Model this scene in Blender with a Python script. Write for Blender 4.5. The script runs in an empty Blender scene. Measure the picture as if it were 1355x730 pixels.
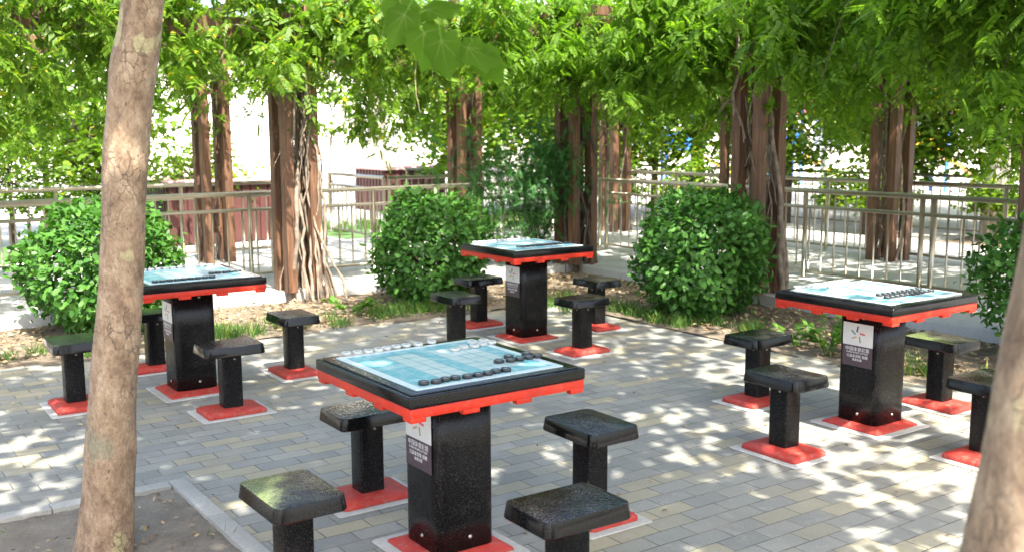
import bpy, bmesh, math, random
import numpy as np
from mathutils import Vector, Matrix
random.seed(7); RS = np.random.RandomState(11)
S = bpy.context.scene; COL = S.collection
R = math.radians; PI = math.pi
YAW = R(-34.9)
def V2W(x, y, z=0.0):                      # ground coordinates as seen from the camera -> site coordinates
    c, s = math.cos(YAW), math.sin(YAW)
    return (x*c - y*s, x*s + y*c, z)

# ------------------------------------------------------------------ scene tagging
def tag(o, label=None, cat=None, group=None, kind=None):
    if label: o['label'] = label
    if cat: o['category'] = cat
    if group: o['group'] = group
    if kind: o['kind'] = kind
    return o
def empty(name, loc, label, cat, group=None, rz=0.0):
    o = bpy.data.objects.new(name, None); COL.objects.link(o)
    o.location = loc; o.rotation_euler = (0, 0, rz); o.empty_display_size = .1
    return tag(o, label, cat, group)
def link(name, me, mat=None, parent=None, loc=(0, 0, 0), rot=(0, 0, 0)):
    o = bpy.data.objects.new(name, me); COL.objects.link(o)
    if mat and not me.materials: me.materials.append(mat)
    if parent: o.parent = parent
    o.location = loc; o.rotation_euler = rot
    return o
def copy_tree(o, parent=None):
    c = o.copy(); COL.objects.link(c); c.parent = parent
    for ch in list(o.children): copy_tree(ch, c)
    return c

# ------------------------------------------------------------------ mesh helpers
class MB:
    def __init__(s): s.v = []; s.f = []; s.m = []; s.sm = []
    def add(s, v, f, mi=0, smooth=False):
        b = len(s.v); s.v += [tuple(p) for p in v]
        for q in f: s.f.append([i+b for i in q]); s.m.append(mi); s.sm.append(smooth)
    def box(s, x0, x1, y0, y1, z0, z1, mi=0):
        v = [(x0,y0,z0),(x1,y0,z0),(x1,y1,z0),(x0,y1,z0),(x0,y0,z1),(x1,y0,z1),(x1,y1,z1),(x0,y1,z1)]
        s.add(v, [(0,3,2,1),(4,5,6,7),(0,1,5,4),(1,2,6,5),(2,3,7,6),(3,0,4,7)], mi)
    def tube(s, pts, rad, n=8, mi=0, caps=True):
        pts = [Vector(p) for p in pts]
        if not hasattr(rad, '__len__'): rad = [rad]*len(pts)
        v = []; f = []; up = Vector((.13, .21, .97))
        for i, p in enumerate(pts):
            t = (pts[min(i+1, len(pts)-1)] - pts[max(i-1, 0)]).normalized()
            a = t.cross(up)
            if a.length < .15: a = t.cross(Vector((1, 0, 0)))
            a.normalize(); b = a.cross(t)
            for k in range(n):
                w = 2*PI*k/n; v.append(p + (a*math.cos(w) + b*math.sin(w))*rad[i])
        for i in range(len(pts)-1):
            for k in range(n):
                f.append((i*n+k, i*n+(k+1) % n, (i+1)*n+(k+1) % n, (i+1)*n+k))
        s.add(v, f, mi, True)
        if caps:
            b = len(s.v) - len(v)
            s.f.append([b+k for k in range(n)][::1]); s.m.append(mi); s.sm.append(False)
            s.f.append([b+(len(pts)-1)*n+k for k in range(n)][::-1]); s.m.append(mi); s.sm.append(False)
    def prism(s, loops, mi=0, smooth=False):      # loops: list of equally long closed loops of 3-D points, bottom to top
        n = len(loops[0]); v = [p for l in loops for p in l]; f = []
        for i in range(len(loops)-1):
            for k in range(n):
                f.append((i*n+k, i*n+(k+1) % n, (i+1)*n+(k+1) % n, (i+1)*n+k))
        s.add(v, f, mi, smooth)
        b = len(s.v)-len(v)
        s.f.append([b+k for k in range(n)][::-1]); s.m.append(mi); s.sm.append(False)
        s.f.append([b+(len(loops)-1)*n+k for k in range(n)]); s.m.append(mi); s.sm.append(False)
    def mesh(s, name, mats=()):
        me = bpy.data.meshes.new(name); me.from_pydata(s.v, [], s.f); 
        for m in mats: me.materials.append(m)
        me.polygons.foreach_set('material_index', s.m); me.polygons.foreach_set('use_smooth', s.sm)
        me.update(); return me
def bevel_mesh(me, w, seg=2, ang=30):
    bm = bmesh.new(); bm.from_mesh(me)
    bmesh.ops.recalc_face_normals(bm, faces=bm.faces)
    ed = [e for e in bm.edges if len(e.link_faces) == 2 and e.calc_face_angle(0) > R(ang)]
    bmesh.ops.bevel(bm, geom=ed, offset=w, segments=seg, profile=.6, affect='EDGES', clamp_overlap=True)
    bm.to_mesh(me); bm.free()
    for p in me.polygons: p.use_smooth = True
    try: me.set_sharp_from_angle(angle=R(42))
    except Exception: pass
    return me
def rrect(sx, sy, r, z, n=4):
    out = []
    for cx, cy, a0 in ((sx/2-r, -sy/2+r, -90), (sx/2-r, sy/2-r, 0), (-sx/2+r, sy/2-r, 90), (-sx/2+r, -sy/2+r, 180)):
        for k in range(n+1):
            a = R(a0 + 90*k/n); out.append((cx+r*math.cos(a), cy+r*math.sin(a), z))
    return out
def poly_np(name, verts, faces4, mat, uvs=None):
    me = bpy.data.meshes.new(name)
    nv, nf = len(verts), len(faces4); k = faces4.shape[1]
    me.vertices.add(nv); me.vertices.foreach_set('co', np.ascontiguousarray(verts, np.float32).ravel())
    me.loops.add(nf*k); me.loops.foreach_set('vertex_index', np.ascontiguousarray(faces4, np.int32).ravel())
    me.polygons.add(nf); me.polygons.foreach_set('loop_start', np.arange(0, nf*k, k, dtype=np.int32))
    me.polygons.foreach_set('loop_total', np.full(nf, k, np.int32))
    me.update(calc_edges=True); me.materials.append(mat); return me
def frames(dirs, ups):
    d = dirs/np.linalg.norm(dirs, axis=1, keepdims=True)
    x = np.cross(d, ups); x /= np.linalg.norm(x, axis=1, keepdims=True)+1e-9
    z = np.cross(x, d); return np.stack([x, d, z], axis=2)        # columns: local x, y (along), z (normal)
def scatter(name, tv, tf, pos, dirs, ups, scale, mat):
    tv = np.array(tv, float); tf = np.array(tf)
    M = frames(dirs, ups)
    v = np.einsum('nij,kj->nki', M, tv)*scale[:, None, None] + pos[:, None, :]
    f = tf[None] + (np.arange(len(pos))*len(tv))[:, None, None]
    return poly_np(name, v.reshape(-1, 3), f.reshape(-1, tf.shape[1]), mat)
def unit(n): 
    d = RS.normal(size=(n, 3)); return d/np.linalg.norm(d, axis=1, keepdims=True)

# leaf templates: along +y, x across, z the upper side
OVAL = ([(0,0,0),(.27,.28,.04),(.27,.68,.03),(0,1,-.06),(-.27,.68,.03),(-.27,.28,.04),(0,.5,-.03)], [(0,1,2,6),(6,2,3,4),(0,6,4,5)])
def pinnate(pairs, wid=.17, ln=.42, droop=.28):
    v = []; f = []
    def leaflet(p, d, l, w):
        d = np.array(d, float); d /= np.linalg.norm(d); x = np.cross(d, (0,0,1)); b = len(v)
        p = np.array(p); sag = np.array((0,0,-.12*l))
        v.extend([p, p+d*l*.42+x*w*.5+sag*.2, p+d*l+sag*1.8, p+d*l*.42-x*w*.5+sag*.2]); f.append((b,b+1,b+2,b+3))
    for i in range(pairs):
        t = .14+.8*i/pairs; k = 1-.35*abs(t-.5)
        p = (0, t, -droop*t*t)
        for s_ in (-1, 1): leaflet(p, (s_*.95, .55, -.12), ln*k, wid*k)
    leaflet((0, 1, -droop), (0, 1, -.5), ln*.8, wid*.8)
    v.extend([np.array((.008,0,0)), np.array((.006,1,-droop)), np.array((-.006,1,-droop)), np.array((-.008,0,0))])
    n = len(v); f.append((n-4,n-3,n-2,n-1))
    return [tuple(q) for q in v], f
PINN = pinnate(6, .19, .34)
PINN2 = pinnate(4, .24, .46, .5)
PINN3 = pinnate(7, .15, .27, .15)
PINNF = pinnate(8, .085, .2, .25)
def maple():
    out = []
    for a, l in ((-150,.18),(-112,.52),(-95,.50),(-80,.66),(-62,.60),(-45,.72),(-38,.88),(-24,.76),(-12,.86),(0,1.0)):
        out.append((math.sin(R(a))*l*.78, .12+math.cos(R(a))*l, -.10*l*l+.05*math.cos(R(a*5))))
    out += [(-x, y, z+.01) for x, y, z in out[-2::-1]]
    n = len(out); v = out+[(0,.12,.03)]; f = [(n, i, i+1, i+1) for i in range(n-1)]
    return v, [(n, i, i+1) for i in range(n-1)]
MAPLE = maple()
LOBED = ([(0,0,0),(.34,.10,-.02),(.50,.42,-.05),(.27,.55,0),(.30,.85,-.06),(0,1.1,-.08),(-.30,.85,-.06),(-.27,.55,0),(-.50,.42,-.05),(-.34,.10,-.02),(0,.45,.05)],
         [(0,1,2,10),(10,2,3,4),(10,4,5,6),(10,6,7,8),(10,8,9,0)])

# ------------------------------------------------------------------ materials
def mat(name):
    m = bpy.data.materials.new(name); m.use_nodes = True; nt = m.node_tree
    return m, nt, nt.nodes['Principled BSDF'], nt.nodes['Material Output']
def nd(nt, t, **k):
    n = nt.nodes.new(t)
    for a, b in k.items():
        if a.startswith('i_'): n.inputs[a[2:].replace('_', ' ')].default_value = b
        else: setattr(n, a, b)
    return n
def ramp(nt, fac, stops, interp='LINEAR'):
    r = nt.nodes.new('ShaderNodeValToRGB'); r.color_ramp.interpolation = interp
    els = r.color_ramp.elements
    while len(els) < len(stops): els.new(.5)
    for e, (p, c) in zip(els, stops): e.position = p; e.color = (*c, 1)
    nt.links.new(fac, r.inputs[0]); return r.outputs[0]
def coord(nt, kind='Object'): return nt.nodes.new('ShaderNodeTexCoord').outputs[kind]
def noise(nt, vec, scale, detail=4, rough=.55):
    n = nd(nt, 'ShaderNodeTexNoise', i_Scale=scale, i_Detail=detail, i_Roughness=rough)
    if vec is not None: nt.links.new(vec, n.inputs['Vector'])
    return n.outputs['Fac']
def mixc(nt, fac, a, b, bt='MIX'):
    m = nt.nodes.new('ShaderNodeMix'); m.data_type = 'RGBA'; m.blend_type = bt
    for sock, val in ((m.inputs[0], fac), (m.inputs[6], a), (m.inputs[7], b)):
        if hasattr(val, 'is_linked'): nt.links.new(val, sock)
        elif hasattr(val, '__len__'): sock.default_value = (*val, 1) if len(val) == 3 else val
        else: sock.default_value = val
    return m.outputs[2]
def math_(nt, op, a, b=0.0, c=None):
    m = nt.nodes.new('ShaderNodeMath'); m.operation = op
    for i, val in enumerate((a, b, c)):
        if val is None: continue
        if hasattr(val, 'is_linked'): nt.links.new(val, m.inputs[i])
        else: m.inputs[i].default_value = val
    return m.outputs[0]
def bump(nt, bs, h, strength=.3, dist=.01):
    b = nd(nt, 'ShaderNodeBump', i_Strength=strength, i_Distance=dist)
    nt.links.new(h, b.inputs['Height']); nt.links.new(b.outputs[0], bs.inputs['Normal'])
def simple(name, c, rough=.5, metal=0.0, var=.25, nscale=8.0, bmp=0.0, bscale=60, kind='Object', spec=.5):
    m, nt, bs, out = mat(name); tc = coord(nt, kind)
    n = noise(nt, tc, nscale)
    lo = [x*(1-var) for x in c]; hi = [min(1, x*(1+var)) for x in c]
    nt.links.new(ramp(nt, n, [(.3, lo), (.7, hi)]), bs.inputs['Base Color'])
    bs.inputs['Roughness'].default_value = rough; bs.inputs['Metallic'].default_value = metal
    bs.inputs['Specular IOR Level'].default_value = spec
    if bmp: bump(nt, bs, noise(nt, tc, bscale), bmp, .004)
    return m
def leaf_mat(name, dark, light, trans=.4, rough=.42, tcol=None, yellow=0.0):
    m, nt, bs, out = mat(name)
    g = nt.nodes.new('ShaderNodeNewGeometry')
    stops = [(0, dark), (.55, [(a+b)/2 for a, b in zip(dark, light)]), (.95, light)]
    if yellow: stops = stops[:2] + [(1-yellow-.02, light), (1-yellow, (light[0]*2.2, light[1]*1.15, light[2]*.8))]
    c = ramp(nt, g.outputs['Random Per Island'], stops)
    nt.links.new(c, bs.inputs['Base Color']); bs.inputs['Roughness'].default_value = rough
    bs.inputs['Specular IOR Level'].default_value = .22
    t = nt.nodes.new('ShaderNodeBsdfTranslucent')
    nt.links.new(mixc(nt, 1.0, c, tcol or (1.35, 1.5, .5), 'MULTIPLY'), t.inputs[0])
    mx = nt.nodes.new('ShaderNodeMixShader'); mx.inputs[0].default_value = trans
    nt.links.new(bs.outputs[0], mx.inputs[1]); nt.links.new(t.outputs[0], mx.inputs[2])
    nt.links.new(mx.outputs[0], out.inputs['Surface']); return m

M = {}
def build_materials():
    # pavers ---------------------------------------------------------------
    m, nt, bs, out = mat('paver'); tc = coord(nt)
    nz0 = nd(nt, 'ShaderNodeTexNoise', i_Scale=2.2); nt.links.new(tc, nz0.inputs['Vector'])
    wob = nt.nodes.new('ShaderNodeVectorMath'); wob.operation = 'SCALE'; wob.inputs[3].default_value = .012
    nt.links.new(nz0.outputs['Color'], wob.inputs[0])
    addv = nt.nodes.new('ShaderNodeVectorMath'); nt.links.new(tc, addv.inputs[0]); nt.links.new(wob.outputs[0], addv.inputs[1])
    br = nt.nodes.new('ShaderNodeTexBrick'); nt.links.new(addv.outputs[0], br.inputs['Vector'])
    br.offset = .5; br.inputs['Color1'].default_value = (0,0,0,1); br.inputs['Color2'].default_value = (1,1,1,1); br.inputs['Mortar'].default_value = (.5,.5,.5,1)
    br.inputs['Scale'].default_value = 1; br.inputs['Brick Width'].default_value = .21; br.inputs['Row Height'].default_value = .107
    br.inputs['Mortar Size'].default_value = .0032; br.inputs['Mortar Smooth'].default_value = .25; br.inputs['Bias'].default_value = 0
    col = ramp(nt, br.outputs['Color'], [(0,(.165,.172,.165)),(.25,(.195,.202,.192)),(.55,(.228,.230,.212)),(.64,(.25,.235,.18)),(.84,(.290,.265,.19)),(.9,(.20,.205,.193)),(1,(.225,.228,.21))])
    n1 = noise(nt, tc, 1.3, 5, .6); col = mixc(nt, .75, col, ramp(nt, n1, [(.28,(.62,.60,.56)),(.7,(1.2,1.16,1.06))]), 'MULTIPLY')
    n2 = noise(nt, tc, 90, 3, .7); col = mixc(nt, .35, col, ramp(nt, n2, [(.3,(.6,.6,.6)),(.7,(1.35,1.35,1.35))]), 'MULTIPLY')
    n3 = noise(nt, tc, 9, 4, .65); col = mixc(nt, ramp(nt, n3, [(.56,(0,0,0)),(.75,(.55,.55,.55))]), col, (.33,.31,.27))
    n4 = noise(nt, tc, 38, 2, .5); col = mixc(nt, ramp(nt, n4, [(.70,(0,0,0)),(.74,(.8,.8,.8))]), col, (.09,.085,.07))
    n5 = noise(nt, tc, .55, 5, .6); col = mixc(nt, ramp(nt, n5, [(.45,(0,0,0)),(.75,(.45,.45,.45))]), col, (.23,.21,.17))
    n6 = noise(nt, tc, 6, 3, .6)
    col = mixc(nt, br.outputs['Fac'], col, ramp(nt, n6, [(.4,(.06,.056,.045)),(.7,(.20,.18,.135))]))
    nt.links.new(col, bs.inputs['Base Color']); bs.inputs['Roughness'].default_value = .7
    h = math_(nt, 'ADD', math_(nt, 'MULTIPLY', br.outputs['Fac'], -1.0), math_(nt, 'MULTIPLY', n2, .25))
    h = math_(nt, 'ADD', h, math_(nt, 'MULTIPLY', br.outputs['Color'], .35))
    bump(nt, bs, h, .55, .006); M['paver'] = m
    # concretes ------------------------------------------------------------
    def concrete(name, c, sc=1.0):
        m, nt, bs, out = mat(name); tc = coord(nt)
        a = noise(nt, tc, 2.5*sc, 6, .65); b = noise(nt, tc, 70*sc, 3, .7)
        col = ramp(nt, a, [(.25,[x*.72 for x in c]),(.75,[x*1.12 for x in c])])
        col = mixc(nt, .4, col, ramp(nt, b, [(.3,(.65,.65,.63)),(.7,(1.3,1.3,1.3))]), 'MULTIPLY')
        nt.links.new(col, bs.inputs['Base Color']); bs.inputs['Roughness'].default_value = .85
        bump(nt, bs, b, .3, .004); M[name] = m
    concrete('kerb', (.30,.295,.27)); concrete('footing', (.40,.39,.36)); concrete('walkway', (.38,.375,.355)); concrete('far_ground', (.42,.40,.36), .5)
    # soil -----------------------------------------------------------------
    m, nt, bs, out = mat('soil'); tc = coord(nt)
    a = noise(nt, tc, 3, 6, .7); b = noise(nt, tc, 55, 5, .75)
    col = ramp(nt, a, [(.25,(.085,.065,.042)),(.5,(.14,.108,.072)),(.75,(.21,.17,.12))])
    col = mixc(nt, .6, col, ramp(nt, b, [(.3,(.5,.5,.5)),(.7,(1.4,1.4,1.4))]), 'MULTIPLY')
    nt.links.new(col, bs.inputs['Base Color']); bs.inputs['Roughness'].default_value = .95
    bump(nt, bs, b, .7, .015); M['soil'] = m
    m, nt, bs, out = mat('dry_soil'); tc = coord(nt)
    a = noise(nt, tc, 4, 6, .7); b = noise(nt, tc, 80, 5, .75)
    col = ramp(nt, a, [(.25,(.10,.085,.066)),(.5,(.16,.138,.108)),(.75,(.23,.20,.158))])
    col = mixc(nt, .5, col, ramp(nt, b, [(.3,(.5,.5,.5)),(.7,(1.35,1.35,1.35))]), 'MULTIPLY')
    nt.links.new(col, bs.inputs['Base Color']); bs.inputs['Roughness'].default_value = .95
    bump(nt, bs, b, .7, .012); M['dry_soil'] = m
    # glossy black composite, worn -------------------------------------------
    def black(name, rough, wrinkle, dust, moss=0.0, bsc=75, green=None):
        m, nt, bs, out = mat(name); tc = coord(nt)
        g = nt.nodes.new('ShaderNodeTexCoord'); sp = nt.nodes.new('ShaderNodeSeparateXYZ'); nt.links.new(g.outputs['Normal'], sp.inputs[0])
        top = ramp(nt, sp.outputs[2], [(.90,(0,0,0)),(.97,(1,1,1))])
        d = noise(nt, tc, 300, 1, .5); e = noise(nt, tc, 5, 4, .6)
        msk = math_(nt, 'MULTIPLY', ramp(nt, d, [(.62,(0,0,0)),(.70,(1,1,1))]), ramp(nt, e, [(.35,(.25,.25,.25)),(.65,(1,1,1))]))
        col = mixc(nt, math_(nt, 'MULTIPLY', msk, dust), (.0035,.0035,.004), (.15,.14,.12))
        if moss:
            gg = noise(nt, tc, 8, 5, .65); col = mixc(nt, math_(nt, 'MULTIPLY', math_(nt, 'MULTIPLY', ramp(nt, gg, [(.48,(0,0,0)),(.72,(1,1,1))]), top), moss), col, (.11,.115,.085))
        if green:  # uneven green tint growing towards one corner of the seat top
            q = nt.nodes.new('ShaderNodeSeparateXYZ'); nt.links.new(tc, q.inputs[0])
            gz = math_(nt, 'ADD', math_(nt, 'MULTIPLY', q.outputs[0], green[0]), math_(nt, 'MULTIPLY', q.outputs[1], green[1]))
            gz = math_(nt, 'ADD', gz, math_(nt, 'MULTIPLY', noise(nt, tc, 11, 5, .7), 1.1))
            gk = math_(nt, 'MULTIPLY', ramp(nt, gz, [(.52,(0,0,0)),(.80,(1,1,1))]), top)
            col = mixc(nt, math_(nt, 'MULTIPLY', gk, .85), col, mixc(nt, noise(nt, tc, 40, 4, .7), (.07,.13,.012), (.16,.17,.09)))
        if wrinkle > .2:
            oi = nt.nodes.new('ShaderNodeObjectInfo'); ad = nt.nodes.new('ShaderNodeVectorMath'); ad.operation = 'ADD'; nt.links.new(tc, ad.inputs[0]); nt.links.new(oi.outputs['Location'], ad.inputs[1])
            gr = noise(nt, tc, 150, 3, .6); pt = noise(nt, ad.outputs[0], 6, 4, .6)
            gm = math_(nt, 'MULTIPLY', math_(nt, 'MULTIPLY', ramp(nt, gr, [(.50,(0,0,0)),(.60,(1,1,1))]), ramp(nt, pt, [(.42,(.06,.06,.06)),(.66,(1,1,1))])), top)
            col = mixc(nt, math_(nt, 'MULTIPLY', gm, .75), col, (.17,.165,.145))
        nt.links.new(col, bs.inputs['Base Color'])
        nt.links.new(math_(nt, 'ADD', ramp(nt, e, [(.3,[rough]*3),(.75,[rough+.08]*3)]), math_(nt, 'MULTIPLY', msk, .4)), bs.inputs['Roughness'])
        bs.inputs['Specular IOR Level'].default_value = .24 if wrinkle else .2
        if wrinkle:
            vo = nd(nt, 'ShaderNodeTexVoronoi', i_Scale=bsc); vo.feature = 'SMOOTH_F1'; nt.links.new(tc, vo.inputs['Vector'])
            n2 = noise(nt, tc, bsc*.6, 2, .5)
            bump(nt, bs, math_(nt, 'MULTIPLY', math_(nt, 'ADD', vo.outputs['Distance'], n2), top), wrinkle, .012)
        M[name] = m
    black('black_seat', .09, .32, .2, .2, 105); black('black_seat_green', .16, .3, .25, .3, 105, (1.6, 2.6)); black('black_column', .24, 0, .75); black('black_top', .10, .12, .2, .2, 110)
    # reds -----------------------------------------------------------------
    def worn_red(name, c, rough, wear):
        m, nt, bs, out = mat(name); tc = coord(nt); oi = nt.nodes.new('ShaderNodeObjectInfo')
        ad = nt.nodes.new('ShaderNodeVectorMath'); ad.operation = 'ADD'; nt.links.new(tc, ad.inputs[0]); nt.links.new(oi.outputs['Location'], ad.inputs[1]); p = ad.outputs[0]
        a = noise(nt, p, 7, 5, .65); b = noise(nt, p, 34, 4, .7); f = noise(nt, p, 160, 2, .6)
        col = ramp(nt, a, [(.3,[x*.72 for x in c]),(.7,[x*1.2 for x in c])])
        col = mixc(nt, math_(nt, 'MULTIPLY', ramp(nt, b, [(.50,(0,0,0)),(.72,(1,1,1))]), wear), col, (.28,.15,.11))
        col = mixc(nt, math_(nt, 'MULTIPLY', ramp(nt, f, [(.66,(0,0,0)),(.70,(1,1,1))]), wear), col, (.08,.05,.04))
        nt.links.new(col, bs.inputs['Base Color']); nt.links.new(ramp(nt, b, [(.4,[rough]*3),(.7,[rough+.25]*3)]), bs.inputs['Roughness'])
        bs.inputs['Specular IOR Level'].default_value = .3; bump(nt, bs, f, .12, .003); M[name] = m
    worn_red('red_paint', (.46,.020,.006), .34, .25); worn_red('red_faded', (.36,.034,.024), .5, .65)
    M['red_wall'] = simple('red_wall', (.07,.021,.018), .6, 0, .2, 3)
    M['pink_cap'] = simple('pink_cap', (.58,.34,.33), .7, 0, .15, 3)
    # game board -----------------------------------------------------------
    m, nt, bs, out = mat('game_board'); tc = coord(nt)
    sp = nt.nodes.new('ShaderNodeSeparateXYZ'); nt.links.new(tc, sp.inputs[0])
    def grid(o, n, wd):           # thin line every cell
        u = math_(nt, 'ADD', math_(nt, 'MULTIPLY', o, n/.58), n*.5)
        fr = math_(nt, 'ABSOLUTE', math_(nt, 'SUBTRACT', math_(nt, 'FRACT', math_(nt, 'ADD', u, .5)), .5))
        return math_(nt, 'LESS_THAN', fr, wd), u
    lx, ux = grid(sp.outputs[0], 9.0, .045); ly, uy = grid(sp.outputs[1], 8.0, .04)
    line = math_(nt, 'MAXIMUM', lx, ly)
    def band(u, a, b): return math_(nt, 'MULTIPLY', math_(nt, 'GREATER_THAN', u, a), math_(nt, 'LESS_THAN', u, b))
    inside = math_(nt, 'MULTIPLY', band(ux, -.02, 9.02), band(uy, -.02, 8.02))
    core = math_(nt, 'MULTIPLY', band(ux, 2.0, 4.0), band(uy, 1.0, 7.0))
    core2 = math_(nt, 'MULTIPLY', band(ux, 5.0, 8.0), band(uy, 1.0, 7.0))
    core = math_(nt, 'MAXIMUM', core, core2)
    blue = (.15,.42,.47); pale = (.44,.55,.54)
    c = mixc(nt, core, blue, pale)
    c = mixc(nt, math_(nt, 'MULTIPLY', line, .75), c, (.10,.27,.36))
    c = mixc(nt, inside, (.58,.68,.69), c)
    wn = noise(nt, tc, 12, 5, .7); c = mixc(nt, ramp(nt, wn, [(.45,(0,0,0)),(.72,(.6,.6,.6))]), c, (.58,.68,.68))  # pale blotches painted into the board colour for reflections
    nt.links.new(c, bs.inputs['Base Color']); bs.inputs['Roughness'].default_value = .2; M['game_board'] = m
    M['disc_white'] = simple('disc_white', (.47,.48,.44), .4, 0, .1, 40)
    M['disc_black'] = simple('disc_black', (.018,.019,.02), .28, 0, .2, 40)
    M['disc_mark'] = simple('disc_mark', (.12,.12,.12), .5); M['disc_mark_pale'] = simple('disc_mark_pale', (.35,.40,.40), .4)
    M['steel'] = simple('steel', (.40,.35,.265), .33, 1, .10, 6); M['bolt'] = simple('bolt', (.40,.36,.30), .42, 1, .1)
    M['sign_pale'] = simple('sign_pale', (.55,.55,.51), .4, 0, .06); M['sign_dark'] = simple('sign_dark', (.055,.035,.042), .4, 0, .1)
    M['sign_text'] = simple('sign_text', (.62,.60,.58), .5, 0, .05)
    for n, c in (('logo_red',(.55,.05,.09)),('logo_navy',(.03,.035,.06)),('logo_teal',(.10,.19,.20)),('logo_tan',(.42,.27,.15)),('logo_green',(.20,.24,.12))): M[n] = simple(n, c, .5, 0, .05)
    # timber ---------------------------------------------------------------
    m, nt, bs, out = mat('timber'); tc = coord(nt)
    mp = nd(nt, 'ShaderNodeMapping'); mp.inputs['Scale'].default_value = (22, 22, 1.4); nt.links.new(tc, mp.inputs[0])
    a = noise(nt, mp.outputs[0], 2.2, 6, .65); b = noise(nt, tc, 1.6, 3)
    col = ramp(nt, a, [(.25,(.045,.023,.012)),(.5,(.105,.050,.025)),(.75,(.21,.108,.055))])
    col = mixc(nt, .5, col, ramp(nt, b, [(.3,(.6,.6,.62)),(.7,(1.3,1.2,1.15))]), 'MULTIPLY')
    nt.links.new(col, bs.inputs['Base Color']); bs.inputs['Roughness'].default_value = .6; bump(nt, bs, a, .3, .004); M['timber'] = m
    # barks ----------------------------------------------------------------
    m, nt, bs, out = mat('plane_bark'); tc = coord(nt)
    mp = nd(nt, 'ShaderNodeMapping'); mp.inputs['Scale'].default_value = (1, 1, .62); nt.links.new(tc, mp.inputs[0])
    a = noise(nt, mp.outputs[0], 16, 8, .68); b = noise(nt, mp.outputs[0], 4.6, 3, .5); fine = noise(nt, mp.outputs[0], 95, 5, .8); c3 = noise(nt, mp.outputs[0], 42, 3, .6)
    col = ramp(nt, a, [(.34,(.15,.092,.056)),(.5,(.275,.188,.118)),(.66,(.385,.285,.19))])
    col = mixc(nt, ramp(nt, b, [(.63,(0,0,0)),(.645,(1,1,1))]), col, (.36,.31,.17))
    col = mixc(nt, ramp(nt, b, [(.30,(.8,.8,.8)),(.37,(0,0,0))]), col, (.19,.185,.125))
    col = mixc(nt, ramp(nt, c3, [(.67,(0,0,0)),(.71,(.9,.9,.9))]), col, (.10,.07,.05))
    col = mixc(nt, .55, col, ramp(nt, fine, [(.34,(.35,.33,.30)),(.5,(.95,.95,.95)),(.68,(1.45,1.45,1.45))]), 'MULTIPLY')
    nt.links.new(col, bs.inputs['Base Color']); vr = nd(nt, 'ShaderNodeTexVoronoi', i_Scale=30.0); vr.feature = 'DISTANCE_TO_EDGE'
    wv = nt.nodes.new('ShaderNodeVectorMath'); wv.operation = 'ADD'; ns = nd(nt, 'ShaderNodeTexNoise', i_Scale=14.0, i_Detail=4.0); nt.links.new(mp.outputs[0], ns.inputs['Vector'])
    sc_ = nt.nodes.new('ShaderNodeVectorMath'); sc_.operation = 'SCALE'; sc_.inputs[3].default_value = .07; nt.links.new(ns.outputs['Color'], sc_.inputs[0])
    nt.links.new(mp.outputs[0], wv.inputs[0]); nt.links.new(sc_.outputs[0], wv.inputs[1]); nt.links.new(wv.outputs[0], vr.inputs['Vector'])
    crk = ramp(nt, vr.outputs['Distance'], [(0,(1,1,1)),(.05,(0,0,0))]); gate = ramp(nt, noise(nt, mp.outputs[0], 6, 3), [(.45,(0,0,0)),(.62,(.75,.75,.75))])
    crk = math_(nt, 'MULTIPLY', crk, gate); col = mixc(nt, crk, col, (.085,.058,.04)); nt.links.new(col, bs.inputs['Base Color']); fine = math_(nt, 'SUBTRACT', fine, crk)
    bs.inputs['Roughness'].default_value = .82
    bump(nt, bs, math_(nt, 'ADD', math_(nt, 'MULTIPLY', a, 1.0), math_(nt, 'MULTIPLY', fine, .6)), .8, .014); M['plane_bark'] = m
    M['vine_bark'] = simple('vine_bark', (.20,.155,.115), .85, 0, .45, 14, .5, 60)
    M['dark_bark'] = simple('dark_bark', (.075,.052,.038), .9, 0, .4, 12, .5, 50)
    M['pale_bark'] = simple('pale_bark', (.36,.31,.25), .85, 0, .25, 8, .4, 40)
    # foliage --------------------------------------------------------------
    M['vine_leaf'] = leaf_mat('vine_leaf', (.070,.150,.014), (.165,.265,.030), .55, .42, yellow=.015)
    M['vine_leaf_deep'] = leaf_mat('vine_leaf_deep', (.070,.155,.014), (.155,.265,.026), .6, .45)
    M['crown_leaf'] = leaf_mat('crown_leaf', (.05,.12,.015), (.10,.20,.025), .45, .45)
    M['twig_leaf'] = leaf_mat('twig_leaf', (.055,.125,.006), (.090,.175,.010), .55, .75)
    M['vein'] = leaf_mat('vein', (.12,.20,.03), (.14,.22,.04), .35, .6)
    M['bush_leaf'] = leaf_mat('bush_leaf', (.032,.105,.016), (.085,.200,.036), .32, .42)
    M['shrub_leaf'] = leaf_mat('shrub_leaf', (.035,.115,.035), (.080,.205,.060), .42, .42)
    M['far_leaf'] = leaf_mat('far_leaf', (.075,.145,.015), (.17,.27,.03), .55, .5, yellow=.01)
    M['grass_blade'] = leaf_mat('grass_blade', (.045,.11,.02), (.10,.20,.04), .35, .5, yellow=.06)
    M['weed_leaf'] = leaf_mat('weed_leaf', (.07,.15,.02), (.12,.24,.04), .4, .45)
    M['lawn'] = simple('lawn', (.055,.11,.025), .9, 0, .4, 30, .5, 90)
    m, nt, bs, out = mat('dry_leaf'); g = nt.nodes.new('ShaderNodeNewGeometry')
    nt.links.new(ramp(nt, g.outputs['Random Per Island'], [(0,(.10,.06,.03)),(.4,(.20,.125,.06)),(.75,(.33,.23,.12)),(1,(.36,.30,.17))]), bs.inputs['Base Color'])
    bs.inputs['Roughness'].default_value = .8; M['dry_leaf'] = m
    M['building'] = simple('building', (.74,.70,.64), .85, 0, .06, 1); M['building_red'] = simple('building_red', (.42,.09,.06), .7, 0, .15, 1)
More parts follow.
